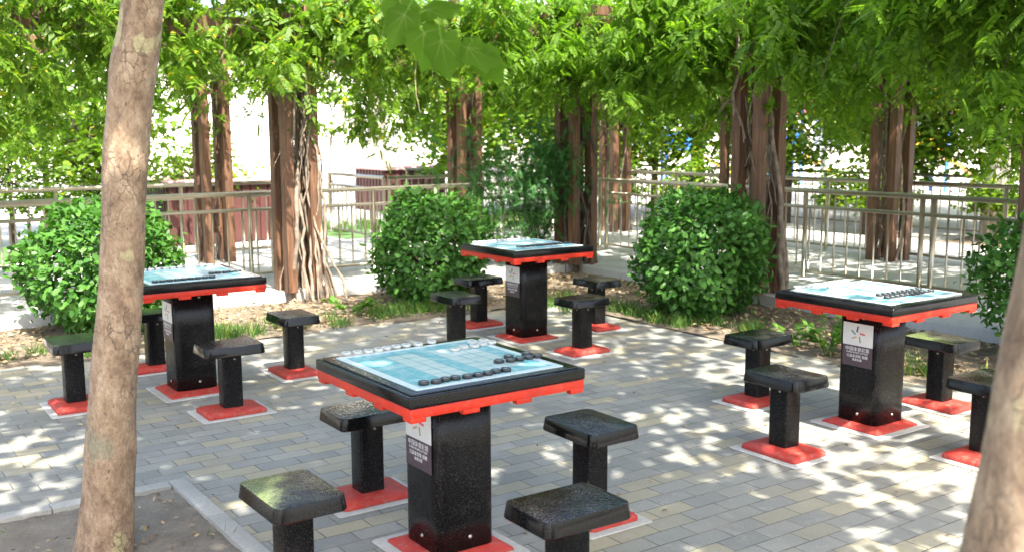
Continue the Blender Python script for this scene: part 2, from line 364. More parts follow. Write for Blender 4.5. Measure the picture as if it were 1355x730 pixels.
    M['window_glass'] = simple('window_glass', (.22,.26,.30), .15, 0, .1); M['trim'] = simple('trim', (.62,.60,.56), .7, 0, .05)
    M['blue_paint'] = simple('blue_paint', (.03,.16,.52), .4, 0, .1); M['yellow_paint'] = simple('yellow_paint', (.70,.38,.03), .4, 0, .1)
    M['grey_paint'] = simple('grey_paint', (.30,.31,.32), .5, 0, .1); M['white_paint'] = simple('white_paint', (.74,.74,.72), .5, 0, .06)
build_materials()

# ------------------------------------------------------------------ ground
def quad_obj(name, x0, x1, y0, y1, z, m):
    b = MB(); b.add([(x0,y0,z),(x1,y0,z),(x1,y1,z),(x0,y1,z)], [(0,1,2,3)])
    return tag(link(name, b.mesh(name), M[m]), kind='structure')
quad_obj('ground', -300, 300, -300, 300, -.045, 'far_ground')
PX, PY = 6.02, 7.92
pit = (-1.2, 1.35, 2.6, 4.72)
b = MB()
for x0, x1, y0, y1 in ((-9, pit[0], -8, PY), (pit[1], PX, -8, PY), (pit[0], pit[1], -8, pit[2]), (pit[0], pit[1], pit[3], PY)):
    b.add([(x0,y0,0),(x1,y0,0),(x1,y1,0),(x0,y1,0)], [(0,1,2,3)])
tag(link('plaza_paving', b.mesh('plaza_paving'), M['paver']), kind='structure')
def bumpy(name, x0, x1, y0, y1, z, amp, m, step=.06, edge=0.0):
    nx, ny = int((x1-x0)/step)+1, int((y1-y0)/step)+1
    xs, ys = np.meshgrid(np.linspace(x0, x1, nx), np.linspace(y0, y1, ny), indexing='ij')
    zz = z + amp*(np.sin(xs*2.3+ys*1.1)*.35 + np.sin(xs*5.1-ys*4.3+1)*.3 + np.sin(ys*7.7+xs*3.1)*.2 + RS.normal(size=xs.shape)*.22)
    v = np.stack([xs, ys, zz], 2).reshape(-1, 3)
    i, j = np.meshgrid(np.arange(nx-1), np.arange(ny-1), indexing='ij'); a = (i*ny+j).ravel()
    f = np.stack([a, a+ny, a+ny+1, a+1], 1)
    me = poly_np(name, v, f, M[m])
    for p in me.polygons: p.use_smooth = True
    return tag(link(name, me), kind='structure')
bumpy('soil', pit[0]-.02, pit[1]+.02, pit[2]-.02, pit[3]+.02, -.012, .012, 'dry_soil', .04)
bumpy('planting_bed', -4, 7.52, PY-.10, 9.47, .005, .016, 'soil')
bumpy('planting_bed', PX-.10, 7.52, -3, PY-.10, .005, .016, 'soil')
b = MB(); k = .075
for x0, x1, y0, y1 in ((pit[1]-.005, pit[1]+k, pit[2]-k, pit[3]+k), (pit[0]-k, pit[1]-.008, pit[3]-.005, pit[3]+k), (pit[0]-k, pit[0]+.005, pit[2]-k, pit[3]-.008)):
    L = max(x1-x0, y1-y0); n = max(1, int(L/.5))
    for i in range(n):
        if x1-x0 > y1-y0: b.box(x0+L*i/n+.002, x0+L*(i+1)/n-.002, y0, y1, -.06, .012)
        else: b.box(x0, x1, y0+L*i/n+.002, y0+L*(i+1)/n-.002, -.06, .012)
tag(link('kerb', bevel_mesh(b.mesh('kerb'), .005, 2), M['kerb']), kind='structure')
b = MB()
b.box(-8, 13.0, 9.45, 13.2, -.3, .10); b.box(7.5, 13.0, -6, 9.447, -.3, .10)
tag(link('walkway', bevel_mesh(b.mesh('walkway'), .012, 2), M['walkway']), kind='structure')
quad_obj('lawn', -9, 2.5, 14.2, 19.5, -.036, 'lawn'); quad_obj('lawn', 7.2, 13, 15.0, 17.2, -.036, 'lawn')
bumpy('planting_bed', 13.05, 16, -2, 9, .0, .03, 'soil', .2)

# ------------------------------------------------------------------ chess tables
def text_mesh(body, size, z=0.0):
    cu = bpy.data.curves.new('t', 'FONT'); cu.body = body; cu.size = size; cu.align_x = 'CENTER'; cu.extrude = .0003
    o = bpy.data.objects.new('t', cu); COL.objects.link(o)
    me = bpy.data.meshes.new_from_object(o.evaluated_get(bpy.context.evaluated_depsgraph_get()))
    bpy.data.objects.remove(o); bpy.data.curves.remove(cu); return me
def bolt_mesh(r):
    b = MB(); loops = []
    for t, z in ((1.35, 0), (1.35, .25), (1, .3), (.85, .75), (.4, 1.0)):
        loops.append([(r*t*math.cos(2*PI*k/8), r*t*math.sin(2*PI*k/8), r*z) for k in range(8)])
    b.prism(loops, 0, True); return b.mesh('bolt', [M['bolt']])
BOLT = bolt_mesh(.0068); BOLT_S = bolt_mesh(.005)
def superell(a, n, z, seg=44):
    out = []
    for k in range(seg):
        t = 2*PI*k/seg; c, s = math.cos(t), math.sin(t)
        out.append((a*math.copysign(abs(c)**(2/n), c), a*math.copysign(abs(s)**(2/n), s), z))
    return out
def make_table():
    t = empty('chess_table', (0,0,0), 'x', 'chess table')
    b = MB(); b.prism([rrect(.47,.47,.02,0.0006), rrect(.47,.47,.02,.007)]); link('footing', bevel_mesh(b.mesh('footing'), .003, 1), M['footing'], t)
    b = MB(); b.prism([rrect(.375,.375,.012,.0075), rrect(.37,.37,.012,.016), rrect(.29,.29,.03,.034), rrect(.27,.27,.03,.036)]); link('base_plate', bevel_mesh(b.mesh('base_plate'), .003, 2, 25), M['red_faded'], t)
    b = MB(); b.prism([superell(.131, 8, z) for z in (.03, .2, .45, .675)], 0, True)
    me = b.mesh('column'); 
    link('column', me, M['black_column'], t)
    for rz in range(4):
        for z in (.085, .625):
            for s in ((.012,) if z < .2 else (.03,)):
                a = rz*PI/2; o = link('bolt', BOLT, None, t, (math.cos(a)*.1325-math.sin(a)*s, math.sin(a)*.1325+math.cos(a)*s, z), (0, PI/2, a))
    # red tray under the top, with the lugs that hold it
    h = .378; b = MB(); b.box(-h, h, -h, h, .672, .707)
    for s in (-1, 1):
        for u, w in ((-.345, .03), (-.13, .035), (.10, .035), (.345, .03)):
            b.box(u-w, u+w, s*h-.03 if s > 0 else -h+.0015, s*h-.0015 if s > 0 else -h+.03, .656, .674)
            b.box(s*h-.028 if s > 0 else -h+.0022, s*h-.0022 if s > 0 else -h+.028, u-w*.9, u+w*.9, .657, .674)
    link('red_frame', bevel_mesh(b.mesh('red_frame'), .003, 2), M['red_paint'], t)
    b = MB(); b.prism([rrect(.768,.768,.014,.7085), rrect(.768,.768,.014,.749)]); me = bevel_mesh(b.mesh('table_top'), .006, 3, 50)
    top = link('table_top', me, M['black_top'], t)
    b = MB(); b.prism([rrect(.728,.728,.01,.7475), rrect(.728,.728,.01,.7545)]); link('raised_border', bevel_mesh(b.mesh('raised_border'), .003, 2, 50), M['black_top'], top)
    b = MB(); b.prism([rrect(.645,.645,.004,.7535), rrect(.645,.645,.004,.7565)]); link('game_board', b.mesh('game_board'), M['game_board'], t)
    # sign plate on the -x face
    sg = MB(); X = -.1345
    def plate(z0, z1, mi, y0=-.068, y1=.068, th=.0025): sg.box(X-th, X, y0, y1, z0, z1, mi)
    plate(.468, .592, 0, -.096, .096); plate(.352, .4675, 1, -.096, .096)
    sp = link('sign_plate', sg.mesh('sign_plate', [M['sign_pale'], M['sign_dark']]), None, t)
    TR = (PI/2, 0, -PI/2)                          # text faces -x
    for body, sz, z in (('中国体育彩票', .0262, .438), ('CHINA SPORTS LOTTERY', .0125, .424), ('公益金资助 捐赠', .019, .402), ('体育彩票', .0155, .383)):
        link('lettering', text_mesh(body, sz), M['sign_text'], sp, (X-.0032, 0, z), TR)
    for ang, mn in ((95, 'logo_navy'), (12, 'logo_red'), (-62, 'logo_green'), (-140, 'logo_tan'), (160, 'logo_teal')):
        a = R(ang); q = MB(); ca, sa = math.cos(a), math.sin(a); cx, cz = .030*ca, .030*sa; a2 = a-R(18); ux, uz = math.cos(a2), math.sin(a2)
        pts = [(cx+ux*l-uz*w, cz+uz*l+ux*w) for l, w in ((-.017,-.0045),(.017,-.0045),(.017,.0045),(-.017,.0045))]
        q.prism([[(X-.0026, -px, .530+pz) for px, pz in pts], [(X-.0034, -px, .530+pz) for px, pz in pts]]); link('logo_bar', q.mesh('logo_bar'), M[mn], sp)
    return t
TB = {'front': (2.035, 3.36), 'right': (4.87, 3.465), 'middle': (4.75, 6.61), 'left': (2.01, 6.50)}
TLAB = {'front': 'black and red chess table nearest the camera, with scattered discs on its blue board',
        'right': 'black and red chess table at the right, with a double row of black discs',
        'middle': 'black and red chess table farthest back, between the two round bushes',
        'left': 'black and red chess table at the left, partly behind the leaning tree trunk'}
t0 = make_table(); tables = {}
for i, k in enumerate(TB):
    o = t0 if i == 0 else copy_tree(t0)
    o.location = (*TB[k], 0); tag(o, TLAB[k], 'chess table', 'black and red chess tables'); tables[k] = o

# ------------------------------------------------------------------ stools
def make_stool():
    t = empty('stool', (0,0,0), 'x', 'stool')
    b = MB(); b.prism([rrect(.44,.34,.012,.0006), rrect(.44,.34,.012,.007)]); link('footing', bevel_mesh(b.mesh('footing'), .003, 1), M['footing'], t)
    b = MB(); b.prism([rrect(.355,.26,.02,.0075), rrect(.352,.257,.02,.026), rrect(.325,.232,.02,.036), rrect(.15,.15,.02,.046)]); link('base_plate', bevel_mesh(b.mesh('base_plate'), .003, 2, 25), M['red_faded'], t)
    b = MB(); b.prism([rrect(.115,.112,.012,.04,3), rrect(.115,.112,.012,.37,3)]); link('column', bevel_mesh(b.mesh('column'), .0008, 1, 60), M['black_column'], t)
    b = MB(); b.prism([rrect(.352,.262,.030,.364), rrect(.360,.270,.032,.369), rrect(.346,.256,.030,.420)])
    link('seat', bevel_mesh(b.mesh('seat'), .0035, 2, 50), M['black_seat'], t)
    for a, d in ((0, .058), (PI/2, .0565), (PI, .058), (-PI/2, .0565)):
        link('bolt', BOLT_S, None, t, (math.cos(a)*d-math.sin(a)*.012, math.sin(a)*d+math.cos(a)*.012, .335), (0, PI/2, a))
    return t
T4 = [('front', 2.705, 3.30, 1, 'black stool right of the nearest chess table, standing before the open paving'),
      ('front', 2.03, 4.06, 0, 'black stool behind the left corner of the nearest chess table, partly under its edge'),
      ('front', 1.335, 3.26, 1, 'black stool beside the tree pit kerb, with a green sheen on its worn seat'),
      ('front', 2.03, 2.595, 0, 'black dusty stool closest to the camera, cut off at the bottom edge'),
      ('middle', 4.73, 7.28, 0, 'black stool behind the farthest table, seen just left of its column'),
      ('middle', 4.76, 5.91, 0, 'black stool in front of the farthest table, showing its whole red base'),
      ('middle', 5.47, 6.60, 1, 'black stool at the far right of the farthest table, half hidden by another stool'),
      ('middle', 4.08, 6.60, 1, 'black stool left of the farthest table, its base hidden by the nearest table'),
      ('left', 1.30, 6.51, 1, 'black stool left of the leaning tree trunk, half hidden by it'),
      ('left', 1.99, 7.24, 0, 'black stool between the leaning tree trunk and the column of the left table'),
      ('left', 2.03, 5.83, 0, 'black stool in front of the left table, with a light fleck on its red base'),
      ('left', 2.735, 6.55, 1, 'black stool right of the left table, standing near the sunlit grass strip'),
      ('right', 4.07, 3.40, 1, 'black stool left of the right table with white sun patches on its seat'),
      ('right', 4.73, 4.17, 0, 'black stool half hidden behind the one left of the right table'),
      ('right', 5.53, 3.46, 1, 'black stool behind the right table with a mossy seat, before the planting bed'),
      ('right', 4.81, 2.745, 0, 'black stool beside the blurred trunk at the right edge of the picture')]
s0 = make_stool()
for i, (tb, x, y, turn, lab) in enumerate(T4):
    o = s0 if i == 0 else copy_tree(s0)
    o.location = (x, y, 0); o.rotation_euler = (0, 0, (PI/2 if turn else 0)+random.uniform(-.02, .02)); tag(o, lab, 'stool', 'black stools around the chess tables')
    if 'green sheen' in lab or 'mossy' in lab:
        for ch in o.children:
            if ch.name.startswith('seat'): ch.data = ch.data.copy(); ch.data.materials[0] = M['black_seat_green']; ch['label'] = 'worn seat top with a green patch'

# ------------------------------------------------------------------ game discs
def disc_mesh(white):
    b = MB(); r, h = .0205, .0125; n = 18; loops = []
    for t, z in ((.9, 0), (1, .18), (1, .8), (.92, 1.0), (.70, 1.0), (.66, .9)):
        loops.append([(r*t*math.cos(2*PI*k/n), r*t*math.sin(2*PI*k/n), h*z) for k in range(n)])
    b.prism(loops, 0, False); b.sm = [len(f) == 4 for f in b.f]
    me = b.mesh('chess_disc', [M['disc_white' if white else 'disc_black'], M['disc_mark' if white else 'disc_mark_pale']])
    q = MB(); q.v = b.v; q.f = b.f
    for (x0, x1, y0, y1) in ((-.008,.008,.003,.0055),(-.008,.008,-.004,-.0015),(-.0015,.0015,-.009,.009)):   # engraved strokes
        b.box(x0, x1, y0, y1, h*.85, h*.93, 1)
    return b.mesh('chess_disc', [M['disc_white' if white else 'disc_black'], M['disc_mark' if white else 'disc_mark_pale']])
DW, DB = disc_mesh(True), disc_mesh(False)
ORD = ['first','second','third','fourth','fifth','sixth','seventh','eighth','ninth','tenth','eleventh','twelfth','thirteenth','fourteenth']
def disc_row(white, table, pts, where, z=.7567):
    tx, ty = TB[table]; w = 'white' if white else 'black'
    for i, (dx, dy) in enumerate(pts):
        o = link('chess_disc', DW if white else DB, None, None, (tx+dx, ty+dy, z), (0, 0, random.uniform(0, 6.28)))
        tag(o, f'{w} disc, {ORD[i]} from the left {where}', 'chess disc', f'{w} chess discs on the {table} table')
jt = lambda: random.uniform(-.004, .004)
fx = lambda l: [(x-2.04+jt()*.5, y-3.365+jt()*.5) for x, y in l]
disc_row(1, 'front', fx([(1.775,3.71),(1.822,3.705),(1.866,3.70),(1.912,3.70),(1.958,3.71),(2.003,3.71),(2.05,3.71),(2.10,3.70),(2.17,3.71)]), 'in the far edge row, nearest table')
disc_row(1, 'front', fx([(2.17,3.52),(2.225,3.54),(2.272,3.53),(2.32,3.54),(2.372,3.55)]), 'in the short inner row, nearest table')
disc_row(1, 'front', fx([(2.305,3.60),(2.36,3.60)]), 'of two behind the inner row, nearest table')
disc_row(0, 'front', fx([(1.78,3.10),(1.825,3.09),(1.87,3.10),(1.914,3.10),(1.958,3.09),(2.002,3.09),(2.046,3.09),(2.09,3.10),(2.134,3.10)]), 'in the near edge row, nearest table')
disc_row(0, 'front', fx([(2.19,3.23),(2.237,3.22),(2.281,3.22),(2.325,3.22),(2.369,3.22)]), 'in the short inner row, nearest table')
disc_row(0, 'front', fx([(2.270,3.275),(2.355,3.275)]), 'of two behind the inner row, nearest table')
row = lambda x0, n, y, st=.0435: [(x0+i*st+jt()*.3, y+jt()*.4) for i in range(n)]
disc_row(0, 'left', row(-.27, 9, -.255), 'in the near edge row, left table')
disc_row(0, 'left', row(.13, 5, -.09), 'in the short inner row, left table')
disc_row(1, 'left', row(-.27, 12, .335, .0475), 'along the far edge of the left table')
disc_row(0, 'right', row(-.16, 10, -.19), 'in the near row, right table')
disc_row(0, 'right', row(-.12, 9, -.115), 'in the second row, right table')
disc_row(1, 'right', row(-.25, 11, .335), 'along the far edge of the right table')
disc_row(1, 'right', row(-.10, 7, .22), 'in the inner row, right table')
disc_row(0, 'middle', row(-.18, 12, -.15, .046), 'along the near edge of the farthest table')
disc_row(1, 'middle', row(-.27, 12, .335, .0475), 'along the far edge of the farthest table')

# ------------------------------------------------------------------ fences
def cyl_mesh(name, r, L, n=10, m='steel'):
    b = MB(); b.tube([(0,0,0),(0,0,L)], r, n); return b.mesh(name, [M[m]])
BAL = cyl_mesh('baluster', .0105, .68, 8); POST = cyl_mesh('post', .0255, .90, 12)
def fence(name, p0, p1, label, posts, z0=.10, sp=.158, hand=.026):
    d = Vector((p1[0]-p0[0], p1[1]-p0[1], 0)); L = d.length
    t = empty('railing', (p0[0], p0[1], z0), label, 'railing', 'steel railings along the walkway', math.atan2(d.y, d.x))
    for nm, z, r in (('handrail', .915, hand), ('middle_rail', .745, .019), ('bottom_rail', .065, .015)):
        b = MB(); b.tube([(0,0,z),(L,0,z)], r, 12); link(nm, b.mesh(nm, [M['steel']]), None, t)
    for x in posts: link('post', POST, None, t, (x, 0, 0))
    n = int(L/sp); cnt = 0
    for i in range(1, n):
        x = L*i/n
        if min(abs(x-q) for q in posts) < .05: continue
        if cnt < 98: link('baluster', BAL, None, t, (x, 0, .065)); cnt += 1
    return t
C0 = (8.8, 10.5); F0 = (11.0, 12.85)
fence('railing', (-2.2, C0[1]), C0, 'long steel railing behind the left and middle bushes, on the walkway near side', [.3+1.46*i for i in range(8)]+[8.02, 10.95])
fence('railing', (C0[0], C0[1]-.05), (C0[0], 1.2), 'long steel railing behind the right round bush and right table, nearest the camera there', [.03, 1.45, 1.9, 3.29, 4.67, 4.79, 6.05, 7.45, 8.9])
fence('railing', (-3.5, F0[1]), (5.85, F0[1]), 'steel railing across the walkway at the left, ending beside the vine covered pillar', [.2+1.45*i for i in range(6)]+[9.2, 9.32])
fence('railing', (6.85, F0[1]), F0, 'short steel railing on the far side of the walkway behind the middle bush', [.02, .14, 1.5, 2.9, 4.1])
fence('railing', (6.85, 12.95), (6.95, 15.0), 'short steel wing railing running back at the walkway opening left of the middle bush', [.02, 2.0])
fence('railing', (F0[0], F0[1]-.05), (F0[0], 3.2), 'steel railing across the walkway at the right, seen between the near bars', [.02, 1.4, 2.8, 4.2, 5.1, 6.6, 8.0, 9.5])
fence('railing', (15.2, 21.0), (15.2, 6.0), 'distant steel railing behind the pergola pillars at the right', [0.05+1.5*i for i in range(11)], .0)
fence('railing', (10.2, 18.4), (15.1, 18.4), 'distant pale steel railing beyond the middle pergola pillar', [.05, 1.6, 3.2, 4.85], .0)

# ------------------------------------------------------------------ pergola
perg = empty('pergola', (7.55, 9.5, .1), 'brown timber pergola on clustered posts, roofed with vines, around the paved corner', 'pergola')
PIL = [(.5,9.5),(4.05,9.52),(7.55,9.5),(7.55,6.72),(7.58,3.9),(.6,12.3),(4.18,12.3),(7.78,12.3),(10.55,12.3),(10.72,9.9),(10.75,7.5),(10.75,4.9)]
def pillar_mesh():
    b = MB(); g = .13; h = .052
    for sx in (-1, 1):
        for sy in (-1, 1): b.box(sx*g-h, sx*g+h, sy*g-h, sy*g+h, 0, 2.75)
    for z in (.35, 2.0): 
        b.box(-g+h+.002, g-h-.002, -.018, .018, z, z+.07); 
    return bevel_mesh(b.mesh('pillar', [M['timber']]), .006, 1)
PM = pillar_mesh()
for x, y in PIL: link('pillar', PM, None, perg, (x-7.55, y-9.5, 0))
b = MB()
for x0, x1, y in ((-5, 10.9, 9.5), (-5, 10.9, 12.3)):
    for dy in (-.075, .075): b.box(x0, x1, y+dy-.03, y+dy+.03, 2.42, 2.60)
for y0, y1, x in ((-2, 12.5, 7.55), (-2, 12.5, 10.72)):
    for dx in (-.075, .075): b.box(x+dx-.03, x+dx+.03, y0, y1, 2.602, 2.76)
b.v = [(x-7.55, y-9.5, z) for x, y, z in b.v]; link('beam', b.mesh('beam'), M['timber'], perg)
b = MB()
for i in range(20):
    x = -4.6+i*.6; b.box(x-.03, x+.03, 9.0, 12.8, 2.762, 2.86)
for i in range(21):
    y = -1.6+i*.6; b.box(7.05, 11.2, y-.03, y+.03, 2.762, 2.86)
b.v = [(x-7.55, y-9.5, z) for x, y, z in b.v]
for i in range(0): pass
link('rafters', b.mesh('rafters'), M['timber'], perg)

# ------------------------------------------------------------------ vines
def vine(px, py, label, n_stem=9, n_leaf=1500, box=None, fringe=(), leafm='vine_leaf', stem_m='vine_bark', spread=.22, low=2.0, lean=0.0):
    """box = roof patch (x0,x1,y0,y1); fringe = [(x0,y0,x1,y1,zlow,weight)] hanging edges"""
    t = empty('wisteria_vine', (px, py, .1), label, 'vine', 'vines climbing over the pergola')
    b = MB()
    for k in range(n_stem):
        a = random.uniform(0, 6.28); tw = random.uniform(-3.2, 4.2); r0 = spread*random.uniform(.5, 1.15); pts = []; rad = []
        br = random.choice((.006, .008, .009, .012, .016, .024)); ph = random.uniform(0, 6); wa, wb, wk = random.uniform(.01,.06), random.uniform(.01,.06), random.uniform(5, 13)
        x0 = lean*random.uniform(.4, 1)
        n = 22
        for i in range(n):
            u = i/(n-1); z = u*2.65-.12*(i == 0)
            rr = r0*(1-.35*math.sin(u*PI)) + .03*math.sin(ph+u*9)
            pts.append((math.cos(a+tw*u)*rr + x0*(1-u)**2 + wa*math.sin(wk*u+ph) + random.uniform(-.014, .014), math.sin(a+tw*u)*rr - abs(x0)*(1-u)**2 + wb*math.cos(wk*.8*u+2*ph) + random.uniform(-.014, .014), z)); rad.append(br*(1.15-.5*u))
        b.tube(pts, rad, 6)
    for k in range(n_stem//2):                                   # loose looping tendrils
        z = random.uniform(.7, 2.3); a = random.uniform(0, 6.28); pts = []
        for i in range(8):
            u = i/7; pts.append((math.cos(a)*(.15+.32*u)+random.uniform(-.02, .02), math.sin(a)*(.15+.32*u)+random.uniform(-.02, .02), z+.25*math.sin(u*3)+.2*u))
        b.tube(pts, [.007-.0006*i for i in range(8)], 5)
    for (x0, y0, x1, y1, zl, w_) in fringe:
        for k in range(int(2.5*math.hypot(x1-x0, y1-y0))):
            u = random.random(); X_ = x0+(x1-x0)*u-px+random.uniform(-.2,.2); Y_ = y0+(y1-y0)*u-py+random.uniform(-.2,.2); z_ = random.uniform(2.4, 2.9)-.1; pts = []
            dx, dy, dz = random.uniform(-.5,.5), random.uniform(-.4,.4), -random.uniform(.1,.8); ph = random.uniform(0,6)
            for i in range(9):
                q = i/8; pts.append((X_+dx*q+.06*math.sin(ph+q*7), Y_+dy*q+.06*math.cos(ph*2+q*6), z_+dz*q*q+.08*math.sin(q*4)))
            tb = MB(); tb.tube(pts, [.008*(1-.6*i/8) for i in range(9)], 5, caps=False); link('tendril', tb.mesh('tendril'), M[stem_m], t)
    P = []; D = []
    if box:
        x0, x1, y0, y1 = box; n = int(n_leaf*.6)
        cl = np.stack([RS.uniform(x0, x1, n//14), RS.uniform(y0, y1, n//14), RS.uniform(2.35, 3.15, n//14)], 1)
        p = cl[RS.randint(0, len(cl), n)] + RS.normal(size=(n, 3))*np.array((.26, .26, .16)); P.append(p)
        d = RS.normal(size=(n, 3)); d[:, 2] = -.35+RS.normal(size=n)*.35; D.append(d)
    for (x0, y0, x1, y1, zl, w) in fringe:
        L = math.hypot(x1-x0, y1-y0); nc = max(3, int(L*13*w)); nx, ny = (y1-y0)/L, -(x1-x0)/L
        for c in range(nc):
            u = RS.uniform(); zz_ = zl - .1 + .5*max(0, math.sin(u*L*2.1+px)) + .22*math.sin(u*L*5.3+py); zc = RS.uniform(zz_, 3.0) if RS.uniform() < .8 else RS.uniform(2.3, 3.1)
            ln = int(30+RS.uniform()*30)
            off = RS.normal()*.24; cx, cy = x0+(x1-x0)*u+nx*off, y0+(y1-y0)*u+ny*off
            p = np.stack([cx+RS.normal(size=ln)*.12, cy+RS.normal(size=ln)*.12, zc+RS.normal(size=ln)*.15], 1); P.append(p)
            d = RS.normal(size=(ln, 3)); d[:, 2] = -.6+RS.normal(size=ln)*.35; D.append(d)
    m = 60                                                      # leaves on the pillar itself
    p = np.stack([px+RS.normal(size=m)*.22, py+RS.normal(size=m)*.22, RS.uniform(1.7, 2.6, m)], 1); P.append(p); d = RS.normal(size=(m, 3)); d[:, 2] -= .5; D.append(d)
    link('stem', b.mesh('stem'), M[stem_m], t)
    P = np.concatenate(P); D = np.concatenate(D); n = len(P)
    up = np.tile((0, 0, 1.0), (n, 1)) + RS.normal(size=(n, 3))*.35
    P = P - np.array((px, py, .1))
    sz = RS.uniform(.09, .215, n); w_ = RS.uniform(size=n); fol = None
    me = []
    for tp, a0, a1 in ((PINN, 0, .45), (PINN2, .45, .72), (PINN3, .72, 1.01)):
        k = (w_ >= a0) & (w_ < a1); me.append(scatter('foliage', *tp, P[k], D[k], up[k], sz[k], M[leafm]))
    bm = bmesh.new()
    for q in me: bm.from_mesh(q)
    bm.to_mesh(me[0]); bm.free()
    for q in me[1:]: bpy.data.meshes.remove(q)
    link('foliage', me[0], None, t)
    return t
vine(.5, 9.5, 'vine hanging low from the pergola at the left edge, behind the leaning trunk', 8, 1500, (-3.2, 2.0, 9.3, 12.6), [(-3, 9.25, 2.6, 9.25, 2.05, 1.2), (-3, 12.7, 2.2, 12.7, 1.75, .9), (-.5,10.9,1.6,10.9,1.8,.8)])
vine(4.05, 9.52, 'old vine with many pale twisted stems, on the pillar left of the middle bush', 30, 1300, (2.0, 5.6, 9.3, 12.6), [(2.5, 9.25, 3.6, 9.25, 2.15, .9), (3.4, 9.2, 4.8, 9.2, 2.5, 1.3), (4.5, 9.25, 5.9, 9.25, 2.3, .9)], spread=.235, lean=.13)
vine(4.18, 12.3, 'vine with dark trunk on the pillar behind the left part of the walkway', 12, 500, (2.0, 5.4, 11.2, 12.6), [(2.2, 12.7, 4.0, 12.7, 1.6, 1.1), (4.4, 12.7, 6.3, 12.7, 2.25, .6)], stem_m='dark_bark')
vine(7.78, 12.3, 'vine on the pillar behind the middle bush, with fresh green leaves hanging left of it', 13, 900, (5.6, 9.0, 11.0, 12.6), [(5.4, 12.7, 7.6, 12.8, 2.0, .7), (7.0, 12.9, 7.7, 12.9, 1.2, 1.6)], stem_m='dark_bark')
vine(7.55, 9.5, 'dense vine on the corner pillar behind the farthest chess table', 26, 1700, (5.6, 9.6, 8.6, 12.4), [(5.9, 9.2, 7.3, 9.2, 2.1, 1.2), (7.25, 9.3, 7.25, 7.7, 2.0, 1.5), (7.6, 10, 9.8, 10, 1.9, .7)], 'vine_leaf_deep', 'dark_bark')
vine(7.55, 6.72, 'vine on the reddish pillar just behind the right round bush', 20, 1700, (7.2, 10.9, 5.2, 8.4), [(7.3, 7.9, 7.3, 5.6, 2.6, 1.0), (7.22, 8.2, 7.22, 7.0, 1.85, 1.2), (7.22, 6.5, 7.22, 5.3, 2.1, 1.15), (8.8, 8.6, 8.8, 5.2, 2.1, .5)], 'vine_leaf_deep', 'vine_bark', lean=.1)
vine(7.58, 3.9, 'vine with thick dark trunk at the right edge of the picture', 16, 1900, (7.0, 10.9, 1.6, 5.4), [(7.2, 5.3, 7.2, 2.8, 1.95, 1.2), (6.7, 4.9, 6.7, 3.2, 2.1, .7)], 'vine_leaf_deep', 'dark_bark', spread=.26)
vine(10.55, 12.3, 'vine on the far corner pillar behind the dense corner vine', 7, 900, (9.2, 11.4, 11.0, 13.0), [(8.4, 12.7, 10.8, 12.7, 1.9, .9), (11.0, 12.6, 11.0, 11.0, 1.9, .9)])
vine(10.72, 9.9, 'vine on the far pillar seen left of the right round bush pillar', 8, 1000, (9.6, 11.4, 8.4, 11.0), [(11.0, 11.0, 11.0, 8.5, 1.75, 1.0)])
vine(10.75, 7.5, 'vine on the far pillar in the gap above the right chess table', 8, 1000, (9.8, 11.5, 6.0, 8.6), [(11.05, 8.6, 11.05, 6.4, 1.7, 1.0)], lean=.05)
vine(10.75, 4.9, 'vine with bright leaves trailing at the far right of the pergola', 8, 1200, (9.8, 11.5, 2.0, 6.4), [(11.05, 6.5, 11.05, 3.5, 1.35, 1.3), (9.5, 5.6, 9.3, 3.6, 1.75, 1.0)])

# ------------------------------------------------------------------ bushes
def bush(name, x, y, rx, ry, h, n, label, cat='bush', leafm='bush_leaf', size=(.042, .080), group=None, bottom=.06, sq=2.25, stems=7):
    t = empty(name, (x, y, .0), label, cat, group)
    b = MB()
    for k in range(stems):
        a = 2*PI*k/stems+random.uniform(-.3, .3); pts = [(.05*math.cos(a), .05*math.sin(a), -.03)]
        for u in (.35, .7, 1): pts.append((rx*.62*u*math.cos(a)+random.uniform(-.03,.03), ry*.62*u*math.sin(a)+random.uniform(-.03,.03), h*.75*u))
        b.tube(pts, [.016, .012, .008, .004], 6)
    link('stem', b.mesh('stem'), M['dark_bark'], t)
    d = unit(n*2); hz = np.linalg.norm(d[:, :2], axis=1)
    k = (np.abs(d[:, 0])**sq + np.abs(d[:, 1])**sq + np.abs(d[:, 2])**sq)**(-1/sq)      # rounded, slightly boxy clipping shape
    lump = 1 + .09*np.sin(d[:, 0]*3.1+x*5)*np.sin(d[:, 2]*4+y*3) + .06*np.sin(d[:, 0]*7+1+d[:, 2]*4) + .05*np.sin(d[:, 1]*9-d[:, 2]*6) + .035*np.sin(d[:, 0]*17+d[:, 1]*13)
    r = k*lump*(RS.uniform(size=len(d))**.4*.42+.60)
    p = d*r[:, None]*np.array((rx, ry, h/2)) + np.array((0, 0, h/2+bottom*.5))
    stray = RS.uniform(size=len(d)) < .05; p[stray] += d[stray]*RS.uniform(.02, .13, (stray.sum(), 1))
    p = p[(p[:, 2] > bottom)][:n]; d = d[:len(p)] if False else (p-np.array((0, 0, h*.4)))/np.array((rx, ry, h/2))
    n = len(p)
    up = d/np.linalg.norm(d, axis=1, keepdims=True)*1.0 + np.array((0, 0, .5)) + RS.normal(size=(n, 3))*.28
    dirs = d*.35 + RS.normal(size=(n, 3))*.6 + np.array((0, 0, -.15))
    link('foliage', scatter('foliage', *OVAL, p, dirs, up, RS.uniform(size[0], size[1], n), M[leafm]), None, t)
    return t
bush('round_bush', 2.05, 8.95, .58, .58, 1.05, 6800, 'round clipped bush at the left, half sunlit, behind the leaning tree trunk', group='round clipped bushes')
bush('round_bush', 5.03, 8.55, .52, .52, 1.03, 6500, 'round clipped bush in the middle, left of the farthest chess table', group='round clipped bushes')
